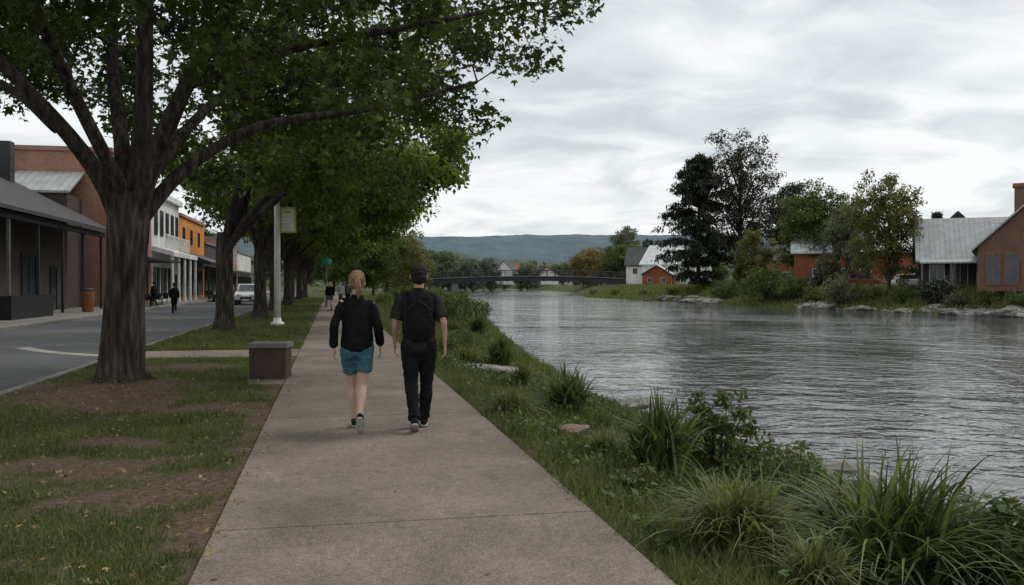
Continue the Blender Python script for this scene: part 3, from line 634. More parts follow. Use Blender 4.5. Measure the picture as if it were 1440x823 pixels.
def window(par,face,off,a,z,w,h,mat,o=(0,0),nm=1,nh=0,name='window',ft=.07):
    G=Geo(o); e=ft
    fbox(G,face,off,a-w/2,a-w/2+e,.003,.08,z,z+h); fbox(G,face,off,a+w/2-e,a+w/2,.003,.08,z,z+h)
    fbox(G,face,off,a-w/2+e,a+w/2-e,.003,.07,z,z+e); fbox(G,face,off,a-w/2+e,a+w/2-e,.003,.07,z+h-e,z+h)
    for i in range(1,nm+1): c=a-w/2+w*i/(nm+1); fbox(G,face,off,c-.025,c+.025,.003,.06,z+e,z+h-e)
    for i in range(1,nh+1): c=z+h*i/(nh+1); fbox(G,face,off,a-w/2+e,a+w/2-e,.003,.055,c-.02,c+.02)
    W=G.build(name,mat,par); g=Geo(o); fbox(g,face,off,a-w/2+e*.5,a+w/2-e*.5,.004,.03,z+e*.5,z+h-e*.5); g.build('pane',M['glass'],W); return W
GRP='shops along the street'
o=(-16.5,43); x,y=ST(*o); A=empty('porch_building',(x,y,0),TH,'dark brick building with grey shingle roof and long porch at the left edge','building')
Geo(o).prism([(-27,0),(-16.6,0),(-16.6,5.5),(-22,9.0),(-27,5.9)],24,61.6).build('wall',M['darkbrick'],A)
Geo(o).prism([(-14.1,5.15),(-22,9.3),(-30,5.15),(-30,5.0),(-22,9.12),(-14.1,4.97)],23.6,62.3).build('roof',M['shingle'],A)
Geo(o).box(-20.1,-19.3,59.6,60.4,7,10.4).build('chimney',M['dgrey'],A)
Geo(o).box(-14.75,-14.45,24,62,4.65,4.95).build('beam',M['dgrey'],A)
for t in np.arange(28,63,4.2): Geo(o).box(-14.67,-14.53,t-.07,t+.07,.03,4.65).build('post',M['dgrey'] if int(t)%2 else M['grey'],A)
for t in (30,36,42,48,54): window(A,'x+',-16.6,t,1.0,2.4,2.3,M['black'],o,1)
window(A,'x+',-16.6,58.5,.05,1.3,2.6,M['black'],o,0,0,'door')
o=(-15,73); x,y=ST(*o); E=empty('brick_building',(x,y,0),TH,'tall red brick building behind the porch roof','building')
Geo(o).box(-40,-15,66.2,80,0,10.8).build('wall',M['brick'],E)
Geo(o).box(-40.1,-14.9,66.05,80.1,10.8,11.1).build('parapet',M['brick'],E)
Geo(o).prism([(62.4,7.7),(66.1,9.35),(66.1,9.2),(62.4,7.55)],-21,-16.7,'x').build('lean_to_roof',M['metalroof'],E)
Geo(o).box(-20.8,-16.9,62.6,66.1,0,7.5).build('lean_to_wall',M['darkbrick'],E)
for t in (69,73,77): window(E,'x+',-15,t,5.6,1.3,2.2,M['white'],o,1,1)
Geo(o).box(-15,-12.6,66.4,79.8,3.4,3.55).build('awning',M['dgrey'],E)
for t in (69,73,77): window(E,'x+',-15,t,.5,2.6,2.5,M['black'],o,1,0,'shop_window')
o=(-15,87); x,y=ST(*o); B=empty('white_shop',(x,y,0),TH,'white two storey shop with balcony, pale awning and columns','building',GRP)
Geo(o).box(-34,-15,80.2,94,0,9.3).build('wall',M['cream'],B)
Geo(o).box(-34.1,-14.6,80.15,94.1,9.3,9.8).build('cornice',M['white'],B)
for t in (82,84.7,87.4,90.1,92.6): window(B,'x+',-15,t,5.9,1.3,2.3,M['black'],o,1,1)
Geo(o).prism([(-15,4.9),(-13.2,4.4),(-13.2,4.0),(-15,4.5)],80.3,93.9).build('awning',M['white'],B)
g=Geo(o); g.box(-13.95,-13.88,80.4,93.8,5.85,5.93)
for t in np.arange(80.5,93.9,.45): g.box(-13.94,-13.89,t-.025,t+.025,4.7,5.85)
g.build('balcony_rail',M['white'],B)
for t in np.arange(80.6,94.,3.3): Geo(o).tube([(-13.4,t,.03),(-13.4,t,.3),(-13.4,t,4.05)],[.17,.13,.12],10).build('column',M['white'],B)
for t in (82.2,85.6,89): window(B,'x+',-15,t,.6,2.6,2.5,M['black'],o,2,0,'shop_window')
window(B,'x+',-15,92,.05,1.1,2.5,M['black'],o,0,0,'door')
o=(-15,103); x,y=ST(*o); Cc=empty('orange_shop',(x,y,0),TH,'orange fronted shop with a dark awning','building',GRP)
Geo(o).box(-30,-15,94.2,112,0,8.5).build('wall',M['orange'],Cc); Geo(o).box(-30.1,-14.8,94.15,112.1,8.5,8.8).build('cornice',M['brick'],Cc)
Geo(o).prism([(-15,5.0),(-12,3.9),(-12,3.5),(-15,4.5)],94.3,111.9).build('awning',M['black'],Cc)
for t in (97,102,107.5): window(Cc,'x+',-15,t,5.9,1.3,1.6,M['black'],o,1,1)
for t in (96.5,100.5,104.5,108.5): window(Cc,'x+',-15,t,.4,3.4,2.8,M['black'],o,1,0,'shop_window')
Geo(o).box(-14.99,-14.93,94.4,111.8,3.4,4.3).build('sign_board',M['dgrey'],Cc)
for t in (94.8,100.2,106,111.4): Geo(o).box(-12.3,-12.15,t-.07,t+.07,.03,3.4).build('post',M['black'],Cc)
for i,(t0,t1,h,mt,lab) in enumerate([(112.3,130,6.5,'darkbrick','low dark brick shop beyond the orange front'),(130.3,150,8.,'brick','red brick shop far down the street'),(150.3,175,6.8,'cream','cream shop farthest down the street')]):
    o=(-15,t0); x,y=ST(*o); D=empty('street_shop',(x,y,0),TH,lab,'building',GRP)
    Geo(o).box(-30,-15,t0,t1,0,h).build('wall',M[mt],D); Geo(o).box(-30.1,-14.8,t0-.05,t1+.05,h,h+.3).build('cornice',M['grey'],D); Geo(o).prism([(-15,3.9),(-12.6,3.4),(-12.6,3.2),(-15,3.6)],t0+.2,t1-.2).build('awning',M['dgrey'],D)
    for t in np.arange(t0+2,t1-1,3.6): window(D,'x+',-15,float(t),.5,2.4,2.4,M['black'],o,1,0,'shop_window')
    if h>7:
        for t in np.arange(t0+2,t1-1,3.2): window(D,'x+',-15,float(t),4.8,1.2,1.8,M['white'],o,1,1)
x,y=ST(-14.0,45.2); P_=empty('planter_box',(x,y,.035),TH,'long dark planter box on the pavement below the porch','planter')
g=Geo(); g.box(-.35,.35,-3,-2.93,0,1.05).box(-.35,.35,2.93,3,0,1.05).box(-.35,-.28,-2.93,2.93,0,1.05).box(.28,.35,-2.93,2.93,0,1.05).box(-.28,.28,-2.93,2.93,0,.1); g.build('trough',M['black'],P_)
Geo().box(-.27,.27,-2.92,2.92,.6,.92).build('soil',M['boxbrown'],P_)
x,y=ST(-13.6,54.4); P_=empty('litter_bin',(x,y,.035),TH,'terracotta coloured round bin at the end of the porch','bin')
Geo().tube([(0,0,0),(0,0,.05),(0,0,1.15),(0,0,1.2)],[.26,.3,.36,.38],18).build('body',M['terracotta'],P_,True); Geo().tube([(0,0,1.2),(0,0,1.28),(0,0,1.36)],[.39,.37,.15],18).build('lid',M['dgrey'],P_,True)
def cafe(x,y,lab,mt):
    T=empty('cafe_table',(x,y,.035),TH,lab,'table','cafe tables on the far pavement'); Geo().tube([(0,0,.72),(0,0,.76)],[.4,.4],16).build('tabletop',M[mt],T); Geo().tube([(0,0,0),(0,0,.04),(0,0,.06),(0,0,.72)],[.25,.25,.04,.04],12).build('leg',M['black'],T)
    return T
for i,t in enumerate((66,69.5,73,101,105)):
    x,y=ST(-12.9,t); cafe(x,y,'dark round cafe table on the far pavement in front of the shops','black')
    for k in (-1,1):
        x,y=ST(-12.9+k*.1,t+k*.75); ch=empty('cafe_chair',(x,y,.035),TH+(0 if k<0 else math.pi),'black cafe chair drawn up to a round pavement table','chair','cafe chairs on the far pavement')
        Geo().box(-.2,.2,-.2,.2,.42,.47).build('seat',M['black'],ch); Geo().box(-.2,.2,-.24,-.2,.47,.88).build('backrest',M['black'],ch)
        for a_ in (-.17,.17):
            for b_ in (-.17,.17): Geo().tube([(a_,b_,0),(a_,b_,.42)],[.015,.015],6).build('leg',M['black'],ch)
# ------------------------------------------------ opposite bank buildings
def house(name,label,X,Y,rz,w,d,h,rh,wm,rm,axis='y',wins=(),over=.5,group=None,z=None,chim=None):
    zz=g1(X,Y)-.1 if z is None else z
    T=empty(name,(X,Y,zz),rz,label,'building',group)
    L_,W_2=(d,w) if axis=='y' else (w,d)
    Geo().prism([(-W_2/2,0),(W_2/2,0),(W_2/2,h),(0,h+rh),(-W_2/2,h)],-L_/2,L_/2,axis).build('wall',M[wm],T); sl=rh/(W_2/2)
    q=W_2/2+over; ze=h-over*sl+.1; Geo().prism([(-q,ze),(0,h+rh+.1),(q,ze),(q,ze+.22),(0,h+rh+.32),(-q,ze+.22)],-L_/2-over,L_/2+over,axis).build('roof',M[rm],T)
    for wn in wins:
        f,a,zb,ww,hh=wn[:5]; nm='door' if len(wn)>5 else 'window'; window(T,f,-d/2 if f=='y-' else -w/2 if f=='x-' else w/2,a,zb,ww,hh,M['white'] if wm not in('brownwood',) else M['terracotta'],(0,0),1,0,nm)
    if chim: Geo().box(chim[0]-.5,chim[0]+.5,chim[1]-.5,chim[1]+.5,h+rh*.3,h+rh+chim[2]).build('chimney',M[chim[3]],T,)
    return T
kX=lambda px,Y:(px-720)/F*Y
V_=house('veranda_building','grey metal roofed hall with open veranda by the river',kX(1368,97),97,-.38,10.6,8,3.5,4.1,'dgrey','metalroof','x',[('y-',a,.5,1.5,2.5) for a in (-3.8,-1.6,.7,3.1)],.6)
Geo().prism([(-4.4,3.3),(-7.0,2.95),(-7.0,2.8),(-4.4,3.15)],-5.6,5.6,'x').build('veranda_roof',M['metalroof'],V_)
for a in (-5.4,-2.7,0,2.7,5.4): Geo().box(a-.08,a+.08,-6.9,-6.75,0,2.82).build('post',M['grey'],V_)
Geo().box(-5.6,5.6,-7.0,-4.1,-.4,.05).build('deck',M['grey'],V_)
for a in (-4.05,-1.35,1.35,4.05):
    Geo().box(a-1.2,a+1.2,-6.86,-6.8,.85,.92).build('handrail',M['dgrey'],V_)
W_=house('gabled_hall','brown timber hall with steep gable at the right edge',kX(1450,86),86,-.5,9.0,11,4.1,4.3,'brownwood','metalroof','y',[('y-',a,.6,1.15,3.0) for a in (-3.2,-1.75,1.4,2.9)]+[('y-',-.2,.1,1.4,2.8,1)]+[('y-',-.3,4.8,1.2,1.3)],.5)
Geo().box(-1.5,-.3,-4.4,-3.3,6.3,9.7).build('tower',M['brownwood'],W_); Geo().box(-1.65,-.15,-4.55,-3.15,9.7,10.05).build('tower_cap',M['terracotta'],W_)
house('rust_hall','long rust red building with pale metal roof behind the slim tree',kX(1235,122),122,-.3,22,9,5.0,2.6,'rust','whiteroof','x',[('y-',a,1,1.4,1.8) for a in (-8,-5,-2,1,4,7)],.5)
cu=house('pale_roof_hall','pale roofed hall rising behind the grey veranda roof',kX(1335,130),130,-.35,14,11,6,3.2,'rust','whiteroof','x',[('y-',a,2.5,1.4,1.8) for a in (-4,0,4)],.5)
Geo().box(.3,1.7,-.7,.7,8.6,10.2).build('cupola',M['dgrey'],cu); Geo().prism([(0,10.2),(2.,10.2),(1.,11.2)],-1,1,'y').build('cupola_roof',M['black'],cu)
house('orange_house','orange brick house seen between the conifers and the green tree',kX(1103,150),150,-.2,10,8,4.6,2.4,'rust','darkroof','x',[('y-',a,1.2,1.3,1.5) for a in (-2.5,0,2.5)])
house('white_house','white gabled house with pale roof beside the drooping conifer',kX(952,196),196,-.55,12,11,5.0,4.0,'white','whiteroof','x',[('y-',a,1,1.3,1.4) for a in (-3.6,0,3.6)]+[('y-',-1.8,3.2,1.2,1.2),('y-',1.8,3.2,1.2,1.2)],.5)
house('red_annex','low red walled annex with pale roof left of the white gabled house',kX(926,190),190,-.3,6,6,2.7,1.8,'rust','whiteroof','y',[('y-',a,.9,1.0,1.1) for a in (-1.4,1.4)])
house('dark_roof_house','pale house with curved dark roof at the end of the bridge',kX(910,240),240,-.3,10,8,6.0,4.4,'cream','darkroof','x',[('y-',a,3.4,1.3,1.6) for a in (-2.6,0,2.6)],chim=(2,0,1,'grey'))
for i,(px,Y,w,h,rh,wm,rm,lab) in enumerate([(712,440,9,7,4.5,'white','darkroof','white gabled house far behind the bridge'),(729,455,8,6,4,'cream','terracotta','cream house with orange roof next to the far white house'),(770,450,10,4.5,3.5,'white','terracotta','low white house with orange roof behind the bridge middle'),(690,470,8,7,4,'rust','darkroof','rust coloured house among trees far upstream'),(792,500,8,4,3,'white','darkroof','small white house under the golden tree edge')]):
    house('distant_house',lab,kX(px,Y),Y,.2*i-.3,w,8,h,rh,wm,rm,'x' if i%2 else 'y',[('y-',a,1.5,1.5,1.8) for a in (-w*.25,w*.25)],.5,z=1.5)
# ------------------------------------------------ bridge
BY=255; x0,x1=kX(555,BY),kX(938,BY); xc=(x0+x1)/2
Br=empty('footbridge',(xc,BY,0),0,'long low arched dark bridge crossing the river','bridge')
hw=(x1-x0)/2; zd=lambda x:4.0-1.4*(x/hw)**2
g=Geo(); n=40; xs=[-hw+2*hw*i/n for i in range(n+1)]
v=[];f=[]
for i,x in enumerate(xs):
    z=zd(x); th=1.4+.7*(x/hw)**2
    v+=[(x,-2.2,z-th),(x,2.2,z-th),(x,2.2,z),(x,-2.2,z)]
    if i:
        a=4*i-4
        for k in range(4): f.append((a+k,a+(k+1)%4,a+4+(k+1)%4,a+4+k))
f+=[(0,1,2,3),(4*n,4*n+1,4*n+2,4*n+3)]
g.add(v,f).build('deck',M['dgrey'],Br)
Geo().tube([(x,-2.32,zd(x)-.12) for x in xs],[.14]*len(xs),6).build('deck_edge',M['grey'],Br,True)
for yy in (-2.1,2.1):
    for dz,r in ((1.6,.12),(1.1,.05),(.6,.05)):
        Geo().tube([(x,yy,zd(x)+dz) for x in xs],[r]*len(xs),6).build('rail',M['deckgrey'],Br,True)
    for x in np.arange(-hw+.5,hw,2.4): Geo().box(x-.09,x+.09,yy-.09,yy+.09,zd(x),zd(x)+1.6).build('railing_post',M['deckgrey'],Br)
for px in (640,858):
    x=kX(px,BY)-xc; Geo().box(x-.9,x+.9,-1.9,1.9,-2.5,zd(x)-1.1).build('pier',M['grey'],Br,bevel=.1)
for sg in (-1,1): Geo().box(sg*hw-2.5,sg*hw+2.5,-2.5,2.5,-2,zd(hw)-2.12).build('abutment',M['kerb'],Br)
# ------------------------------------------------ cars
def mk_car(label,X,Y,z,rz,paint,group):
    T=empty('parked_car',(X,Y,z),rz,label,'car',group)
    Geo().prism([(-2.25,.35),(2.25,.35),(2.3,.7),(2.2,1.05),(1.2,1.12),(-1.1,1.12),(-2.05,1.0),(-2.3,.8)],-.9,.9,'x').build('body',M[paint],T,bevel=.09)
    Geo().prism([(-1.35,1.1),(2.05,1.1),(1.85,1.72),(-.55,1.74)],-.76,.76,'x').build('cabin',M[paint],T,bevel=.08)
    g=Geo(); g.add([(-.66,-1.29,1.16),(.66,-1.29,1.16),(.6,-.66,1.66),(-.6,-.66,1.66)],[(0,1,2,3)]); g.build('windscreen',M['glass'],T)
    for sx in (-1,1):
        Geo().prism([(-1.05,1.17),(1.9,1.17),(1.75,1.62),(-.55,1.64)],sx*.765,sx*.775,'x').build('side_window',M['glass'],T)
        Geo().box(sx*.5-.2*1,sx*.5+.2,-2.31,-2.2,.72,.9).build('headlight',M['white'],T,bevel=.03)
        for yy in (-1.42,1.42):
            w=Geo().tube([(sx*.72,yy,.34),(sx*.93,yy,.34)],[.34,.34],20).build('tyre',M['tyre'],T); Geo().tube([(sx*.925,yy,.34),(sx*.945,yy,.34)],[.2,.18],14).build('rim',M['chrome'],w)
    Geo().box(-.45,.45,-2.33,-2.26,.5,.68).build('grille',M['black'],T); Geo().box(-.26,.26,-2.36,-2.335,.4,.5).build('number_plate',M['white'],T)
    Geo().box(-.93,.93,-2.33,-2.2,.3,.45).build('bumper',M['dgrey'],T,bevel=.03); return T
X,Y=pix(349,427); c0=mk_car('silver car facing the camera parked on the street behind the third tree',X,Y,-.1,TH,'silver','cars on the street')
x,y=ST(-10.4,92); mk_car('dark car parked further back along the shop side kerb',x,y,-.1,TH,'dgrey','cars on the street')
for px,Y,rz,pt,lab in [(1163,118,1.5,'white','white car parked in front of the rust building, left of the slim tree'),(1283,106,1.7,'silver','silver car parked right of the slim tree'),(1212,112,1.6,'redpaint','red car half hidden behind the slim tree'),(985,165,1.5,'dgrey','dark car beside the drooping conifer'),(1082,140,1.6,'silver','pale car below the yellowish tree')]:
    X=kX(px,Y); mk_car(lab,X,Y,g1(X,Y)+.02,rz,pt,'cars parked on the opposite bank')
# ------------------------------------------------ people
def loft(bm,rings,seg=18,sub=4,c0='r',c1='r'):
    S=spline(rings,sub); P=[Vector(r[:3]) for r in S]; Rr=[(max(r[3],.003),max(r[4],.003)) for r in S]; n=len(P)
    Q=[]
    T0=(P[1]-P[0]).normalized(); T1_=(P[-1]-P[-2]).normalized()
    if c0=='r':
        r=min(Rr[0])
        for a in (80,55,28): an=R_(a); Q.append((P[0]-T0*r*math.sin(an),Rr[0][0]*math.cos(an),Rr[0][1]*math.cos(an),T0))
    for i in range(n):
        T=(P[min(i+1,n-1)]-P[max(i-1,0)]).normalized(); Q.append((P[i],Rr[i][0],Rr[i][1],T))
    if c1=='r':
        r=min(Rr[-1])
        for a in (28,55,80): an=R_(a); Q.append((P[-1]+T1_*r*math.sin(an),Rr[-1][0]*math.cos(an),Rr[-1][1]*math.cos(an),T1_))
    rings_=[]
    for p,rx,ry,T in Q:
        ref=Vector((1,0,0)) if abs(T.x)<.85 else Vector((0,1,0)); a=(ref-T*ref.dot(T)).normalized(); b=T.cross(a)
        rings_.append([bm.verts.new(p+a*(rx*math.cos(2*math.pi*k/seg))+b*(ry*math.sin(2*math.pi*k/seg))) for k in range(seg)])
    for i in range(len(rings_)-1):
        for k in range(seg): bm.faces.new((rings_[i][k],rings_[i][(k+1)%seg],rings_[i+1][(k+1)%seg],rings_[i+1][k]))
    bm.faces.new(rings_[0][::-1]); bm.faces.new(rings_[-1])
def ell(bm,c,r): bmesh.ops.create_uvsphere(bm,u_segments=20,v_segments=14,radius=1,matrix=Matrix.Translation(c)@Matrix.Diagonal((*r,1)))
def bake(name,bm,vox,smooth,mat,parent,wr=0,wf=(11,11,8),seed=0,str_=0):
    bmesh.ops.recalc_face_normals(bm,faces=bm.faces); me=bpy.data.meshes.new('t'); bm.to_mesh(me); bm.free()
    o=bpy.data.objects.new('t',me); COL.objects.link(o); m=o.modifiers.new('r','REMESH'); m.mode='VOXEL'; m.voxel_size=vox; m.use_smooth_shade=True
    if smooth: s=o.modifiers.new('s','SMOOTH'); s.factor=.5; s.iterations=smooth
    dg=bpy.context.evaluated_depsgraph_get(); r=bpy.data.meshes.new_from_object(o.evaluated_get(dg)); bpy.data.objects.remove(o); bpy.data.meshes.remove(me)
    if wr or str_:
        r.update(); N=[v.normal.copy() for v in r.vertices]
        for v,nn in zip(r.vertices,N):
            c=v.co; d=0
            if wr: d+=wr*(noise.noise(Vector((c.x*wf[0]+seed,c.y*wf[1],c.z*wf[2])))+.5*(1-2*abs(noise.noise(Vector((c.x*wf[0]*1.9,c.y*wf[1]*1.9+seed,c.z*wf[2]*2.4+c.x*9))))))
            if str_: d+=str_*noise.noise(Vector((math.atan2(c.x,-c.y)*14,0,c.z*4+seed)))
            v.co=c+nn*d
    r.name=name; r.polygons.foreach_set('use_smooth',[True]*len(r.polygons)); r.materials.clear(); return link(name,r,mat,parent)
M['skin']=nmat('skin',[(.50,.32,.24),(.60,.40,.32)],12,.5,.05,weather=.1)
M['skin2']=nmat('skin_tan',[(.40,.23,.165),(.5,.31,.23)],12,.5,.05,weather=.1)
def cloth(name,c): return nmat(name,[tuple(x*.7 for x in c),tuple(x*1.3 for x in c)],14,.95,.35,120,spec=.12,bd=.003,weather=.2)
M['blackcloth']=cloth('black_knit',(.009,.009,.010)); M['tealcloth']=cloth('teal_cotton',(.05,.13,.17)); M['olivecloth']=cloth('dark_olive_cotton',(.026,.026,.021))
M['trouser']=cloth('black_denim',(.011,.012,.014)); M['pack']=cloth('backpack_nylon',(.010,.010,.011)); M['greycloth']=cloth('grey_cloth',(.08,.08,.085)); M['whitecloth']=cloth('pale_cloth',(.4,.4,.38))
M['blond']=nmat('blond_hair',[(.12,.065,.03),(.26,.16,.08),(.44,.29,.155)],26,.45,.9,34,(5,5,.5),bd=.012); M['darkhair']=nmat('dark_hair',[(.008,.006,.005),(.022,.016,.012)],20,.7,.9,60,(4,4,1),bd=.01)
M['sole']=nmat('white_sole',(.45,.44,.42),8,.7); M['shoe']=cloth('shoe_fabric',(.015,.015,.016)); M['eye']=nmat('eye',(.3,.28,.26),50,.3,0)
def person(label,X,Y,rz,sc,xs,legs,arms,top,bottom,hair,skin='skin',vox=.006,group=None,z=.03,topm='blackcloth',botm='trouser',cat='person',main=True,tw=1.,sway=0.):
    T=empty('person',(X,Y,z),rz,label,cat,group); T.scale=(sc*xs,sc,sc)
    shx=.178*tw
    hip={-1:Vector((-.09,0,.92-sway*.4)),1:Vector((.09,0,.92+sway*.4))}; sh={-1:Vector((-shx,0,1.415+sway*.5)),1:Vector((shx,0,1.415-sway*.5))}
    b=bmesh.new()
    loft(b,[(0,0,.86,.13,.1),(0,0,.96,.155,.11),(0,0,1.1,.13,.095),(0,0,1.27,.145*tw,.105),(0,0,1.38,.155*tw,.095),(0,0,1.47,.09,.07),(0,.005,1.52,.055,.058)])
    loft(b,[(0,0,1.46,.062,.062),(0,.006,1.54,.052,.056),(0,.015,1.62,.052,.06)])
    ell(b,(0,0,1.685),(.082,.1,.103)); ell(b,(0,.022,1.63),(.063,.075,.073)); ell(b,(0,.078,1.588),(.027,.025,.02)); ell(b,(0,.104,1.652),(.012,.018,.02)); ell(b,(0,.09,1.617),(.022,.013,.01)); ell(b,(0,.084,1.69),(.05,.016,.012))
    for sx in (-1,1): ell(b,(sx*.085,.0,1.655),(.011,.021,.032))
    for sx in (-1,1):
        kn,an,pit=legs[sx]; h=hip[sx]; kn=Vector(kn);an=Vector(an)
        loft(b,[(*p,r,r*1.03) for p,r in ((h,.085),(h.lerp(kn,.5),.075),(kn,.052),(kn.lerp(an,.3)+Vector((0,-.014,0)),.056),(kn.lerp(an,.7)+Vector((0,-.004,0)),.041),(an,.034))])
        A_=Matrix.Translation(an)@Matrix.Rotation(-R_(pit),4,'X')
        tr=lambda x,y,z_,a_,c_:(*(A_@Vector((x,y,z_))),a_,c_)
        loft(b,[tr(0,-.04,-.045,.026,.028),tr(0,.03,-.04,.03,.03),tr(0,.1,-.052,.034,.018),tr(0,.14,-.055,.03,.014)])
        el,wr=arms[sx]; el=Vector(el);wr=Vector(wr); loft(b,[(*sh[sx],.045,.05),(*sh[sx].lerp(el,.5),.042,.044),(*el,.035,.036),(*el.lerp(wr,.35),.036,.036),(*wr,.022,.027)])
        D=(wr-el).normalized(); D=(D+Vector((0,.0,-.6))).normalized(); ins=Vector((-sx,0,0)); fw=Vector((0,1,0)); fw=(fw-D*fw.dot(D)).normalized()
        loft(b,[(*(wr-D*.01),.02,.026),(*(wr+D*.03),.016,.036),(*(wr+D*.075),.015,.04),(*(wr+D*.095),.012,.036)],12,2)
        if main:
            for fi,(of,ln) in enumerate(((.031,.07),(.0105,.078),(-.0105,.072),(-.031,.056))):
                p=wr+D*.09+fw*of; p1=p+D*ln*.45+ins*.006+fw*of*.12; p2=p1+D*ln*.35+ins*.016; p3=p2+D*ln*.18+ins*.016
                loft(b,[(*p,.0095,.0095),(*p1,.009,.009),(*p2,.0085,.0085),(*p3,.0075,.0075)],8,2)
            p=wr+D*.03+fw*.03; loft(b,[(*p,.013,.013),(*(p+D*.03+fw*.024+ins*.008),.011,.011),(*(p+D*.06+fw*.026+ins*.016),.009,.009)],8,2)
        else: loft(b,[(*(wr+D*.09),.013,.034),(*(wr+D*.16+ins*.02),.01,.022)],10,2)
    bake('body',b,vox,2,M[skin],T)
    if main:
        b=bmesh.new()
        for sx in (-1,1): ell(b,(sx*.031,.087,1.668),(.013,.012,.009))
        me=bpy.data.meshes.new('eyes'); b.to_mesh(me); b.free(); link('eyes',me,M['eye'],T)
    b=bmesh.new(); loft(b,[(0,0,1.03,.14,.105),(0,-.005,.96,.16,.125),(0,-.01,.88,.16,.125),(0,0,.82,.12,.09)])
    for sx in (-1,1): ell(b,(sx*.072,-.045,.9+sx*sway*.4),(.088,.085,.1))
    for sx in (-1,1):
        kn,an,_=legs[sx]; h=hip[sx];kn=Vector(kn);an=Vector(an)
        if bottom=='shorts': loft(b,[(*h,.105,.108),(*h.lerp(kn,.3),.099,.104),(*h.lerp(kn,.62),.094,.10)],c1='f')
        else: loft(b,[(*h,.1,.105),(*h.lerp(kn,.5),.088,.096),(*kn,.068,.074),(*(kn.lerp(an,.35)+Vector((0,-.01,0))),.066,.073),(*kn.lerp(an,.8),.056,.064),(*kn.lerp(an,.97),.062,.07)],c1='f')
    bake('shorts' if bottom=='shorts' else 'trousers',b,max(vox,.008),2,M[botm],T,.010,(9,9,12 if bottom=='shorts' else 16),X)
    b=bmesh.new()
    if top=='sweater':
        loft(b,[(0,-.005,.905,.158,.128),(0,-.01,.94,.180,.145),(0,-.01,1.0,.186,.148),(0,-.004,1.13,.174,.138),(0,0,1.28,.168,.125),(0,0,1.37,.158,.105),(0,0,1.44,.12,.085),(0,0,1.485,.082,.07),(0,.005,1.52,.064,.064)],c0='f',c1='f')
        for sx in (-1,1):
            el,wr=arms[sx]; el=Vector(el);wr=Vector(wr); loft(b,[(*(sh[sx]+Vector((-sx*.05,0,-.0))),.048,.06),(*sh[sx],.050,.06),(*sh[sx].lerp(el,.5),.052,.058),(*el,.051,.055),(*el.lerp(wr,.5),.049,.052),(*el.lerp(wr,.88),.045,.047),(*wr.lerp(el,.02),.029,.032)],c1='f')
    else:
        loft(b,[(0,-.005,.87,.174,.14),(0,-.005,.95,.172,.14),(0,0,1.1,.168,.132),(0,0,1.27,.178,.132),(0,0,1.38,.176,.115),(0,0,1.45,.132,.092),(0,0,1.49,.09,.075),(0,.005,1.52,.064,.064)],c0='f',c1='f')
        for sx in (-1,1):
            el,_=arms[sx]; el=Vector(el); loft(b,[(*(sh[sx]+Vector((-sx*.05,0,0))),.052,.07),(*sh[sx],.057,.07),(*sh[sx].lerp(el,.4),.063,.07),(*sh[sx].lerp(el,.9),.068,.073)],c1='f')
    bake('sweatshirt' if top=='sweater' else 'tshirt',b,max(vox,.007),3,M[topm],T,.0085,(6,6,10),X+3)
    for sx in (-1,1):
        kn,an,pit=legs[sx]; an=Vector(an); A_=Matrix.Translation(an)@Matrix.Rotation(-R_(pit),4,'X'); tr=lambda x,y,z_,a_,c_:(*(A_@Vector((x,y,z_))),a_,c_)
        b=bmesh.new(); loft(b,[tr(0,-.055,-.035,.033,.036),tr(0,-.01,-.03,.04,.045),tr(0,.06,-.04,.043,.036),tr(0,.125,-.052,.047,.026),tr(0,.165,-.056,.038,.02)]); loft(b,[(*an,.043,.045),tr(0,-.01,-.03,.04,.044)],c0='f')
        o=bake('shoe',b,max(vox,.006),1,M['shoe'],T)
        b=bmesh.new(); loft(b,[tr(0,-.07,-.073,.034,.012),tr(0,-.02,-.073,.041,.012),tr(0,.06,-.073,.044,.011),tr(0,.13,-.073,.05,.011),tr(0,.175,-.07,.038,.01)]); bake('sole',b,max(vox,.005),0,M['sole'],o)
    b=bmesh.new()
    if hair=='ponytail':
        ell(b,(0,-.016,1.70),(.093,.104,.104)); ell(b,(0,-.035,1.655),(.083,.08,.075)); ell(b,(.005,-.125,1.70),(.038,.036,.036))
        loft(b,[(.008,-.14,1.70,.022,.022),(.014,-.168,1.655,.036,.03),(.02,-.165,1.60,.038,.028),(.026,-.15,1.54,.028,.02),(.028,-.138,1.50,.010,.009)])
        for k in range(7):
            a=k*.9; ell(b,(.045*math.cos(a)+.01,-.13+.02*math.sin(a*2),1.70+.035*math.sin(a)),(.016,.014,.02))
        bake('hair',b,max(vox,.006),1,M['blond'],T,.007,(30,30,9),0,.012)
    else:
        ell(b,(0,-.012,1.70),(.086,.102,.098)); ell(b,(0,-.034,1.645),(.08,.078,.075)); bake('hair',b,max(vox,.005),1,M['darkhair'],T,.009,(38,38,30))
    return T
wl={-1:((-.062,.15,.505),(-.045,.24,.09),0),1:((.06,.01,.50),(.05,-.27,.19),48)}
wa={-1:((-.248,-.11,1.185),(-.262,-.02,.94)),1:((.24,-.02,1.165),(.262,.12,.95))}
X,Y=kX(502,9.55),9.55
person('person with blond ponytail in black sweatshirt and blue shorts walking away',X,Y,TH*.55,.955,.98,wl,wa,'sweater','shorts','ponytail',botm='tealcloth',tw=.94,sway=.03)
ml={-1:((-.08,.02,.5),(-.045,-.22,.14),26),1:((.085,.14,.51),(.055,.23,.088),0)}
mw={-1:((-.245,-.02,1.165),(-.25,.12,.94)),1:((.25,-.10,1.18),(.268,-.03,.93))}
Xm,Ym=kX(589,9.6),9.6; rzm=TH*.55
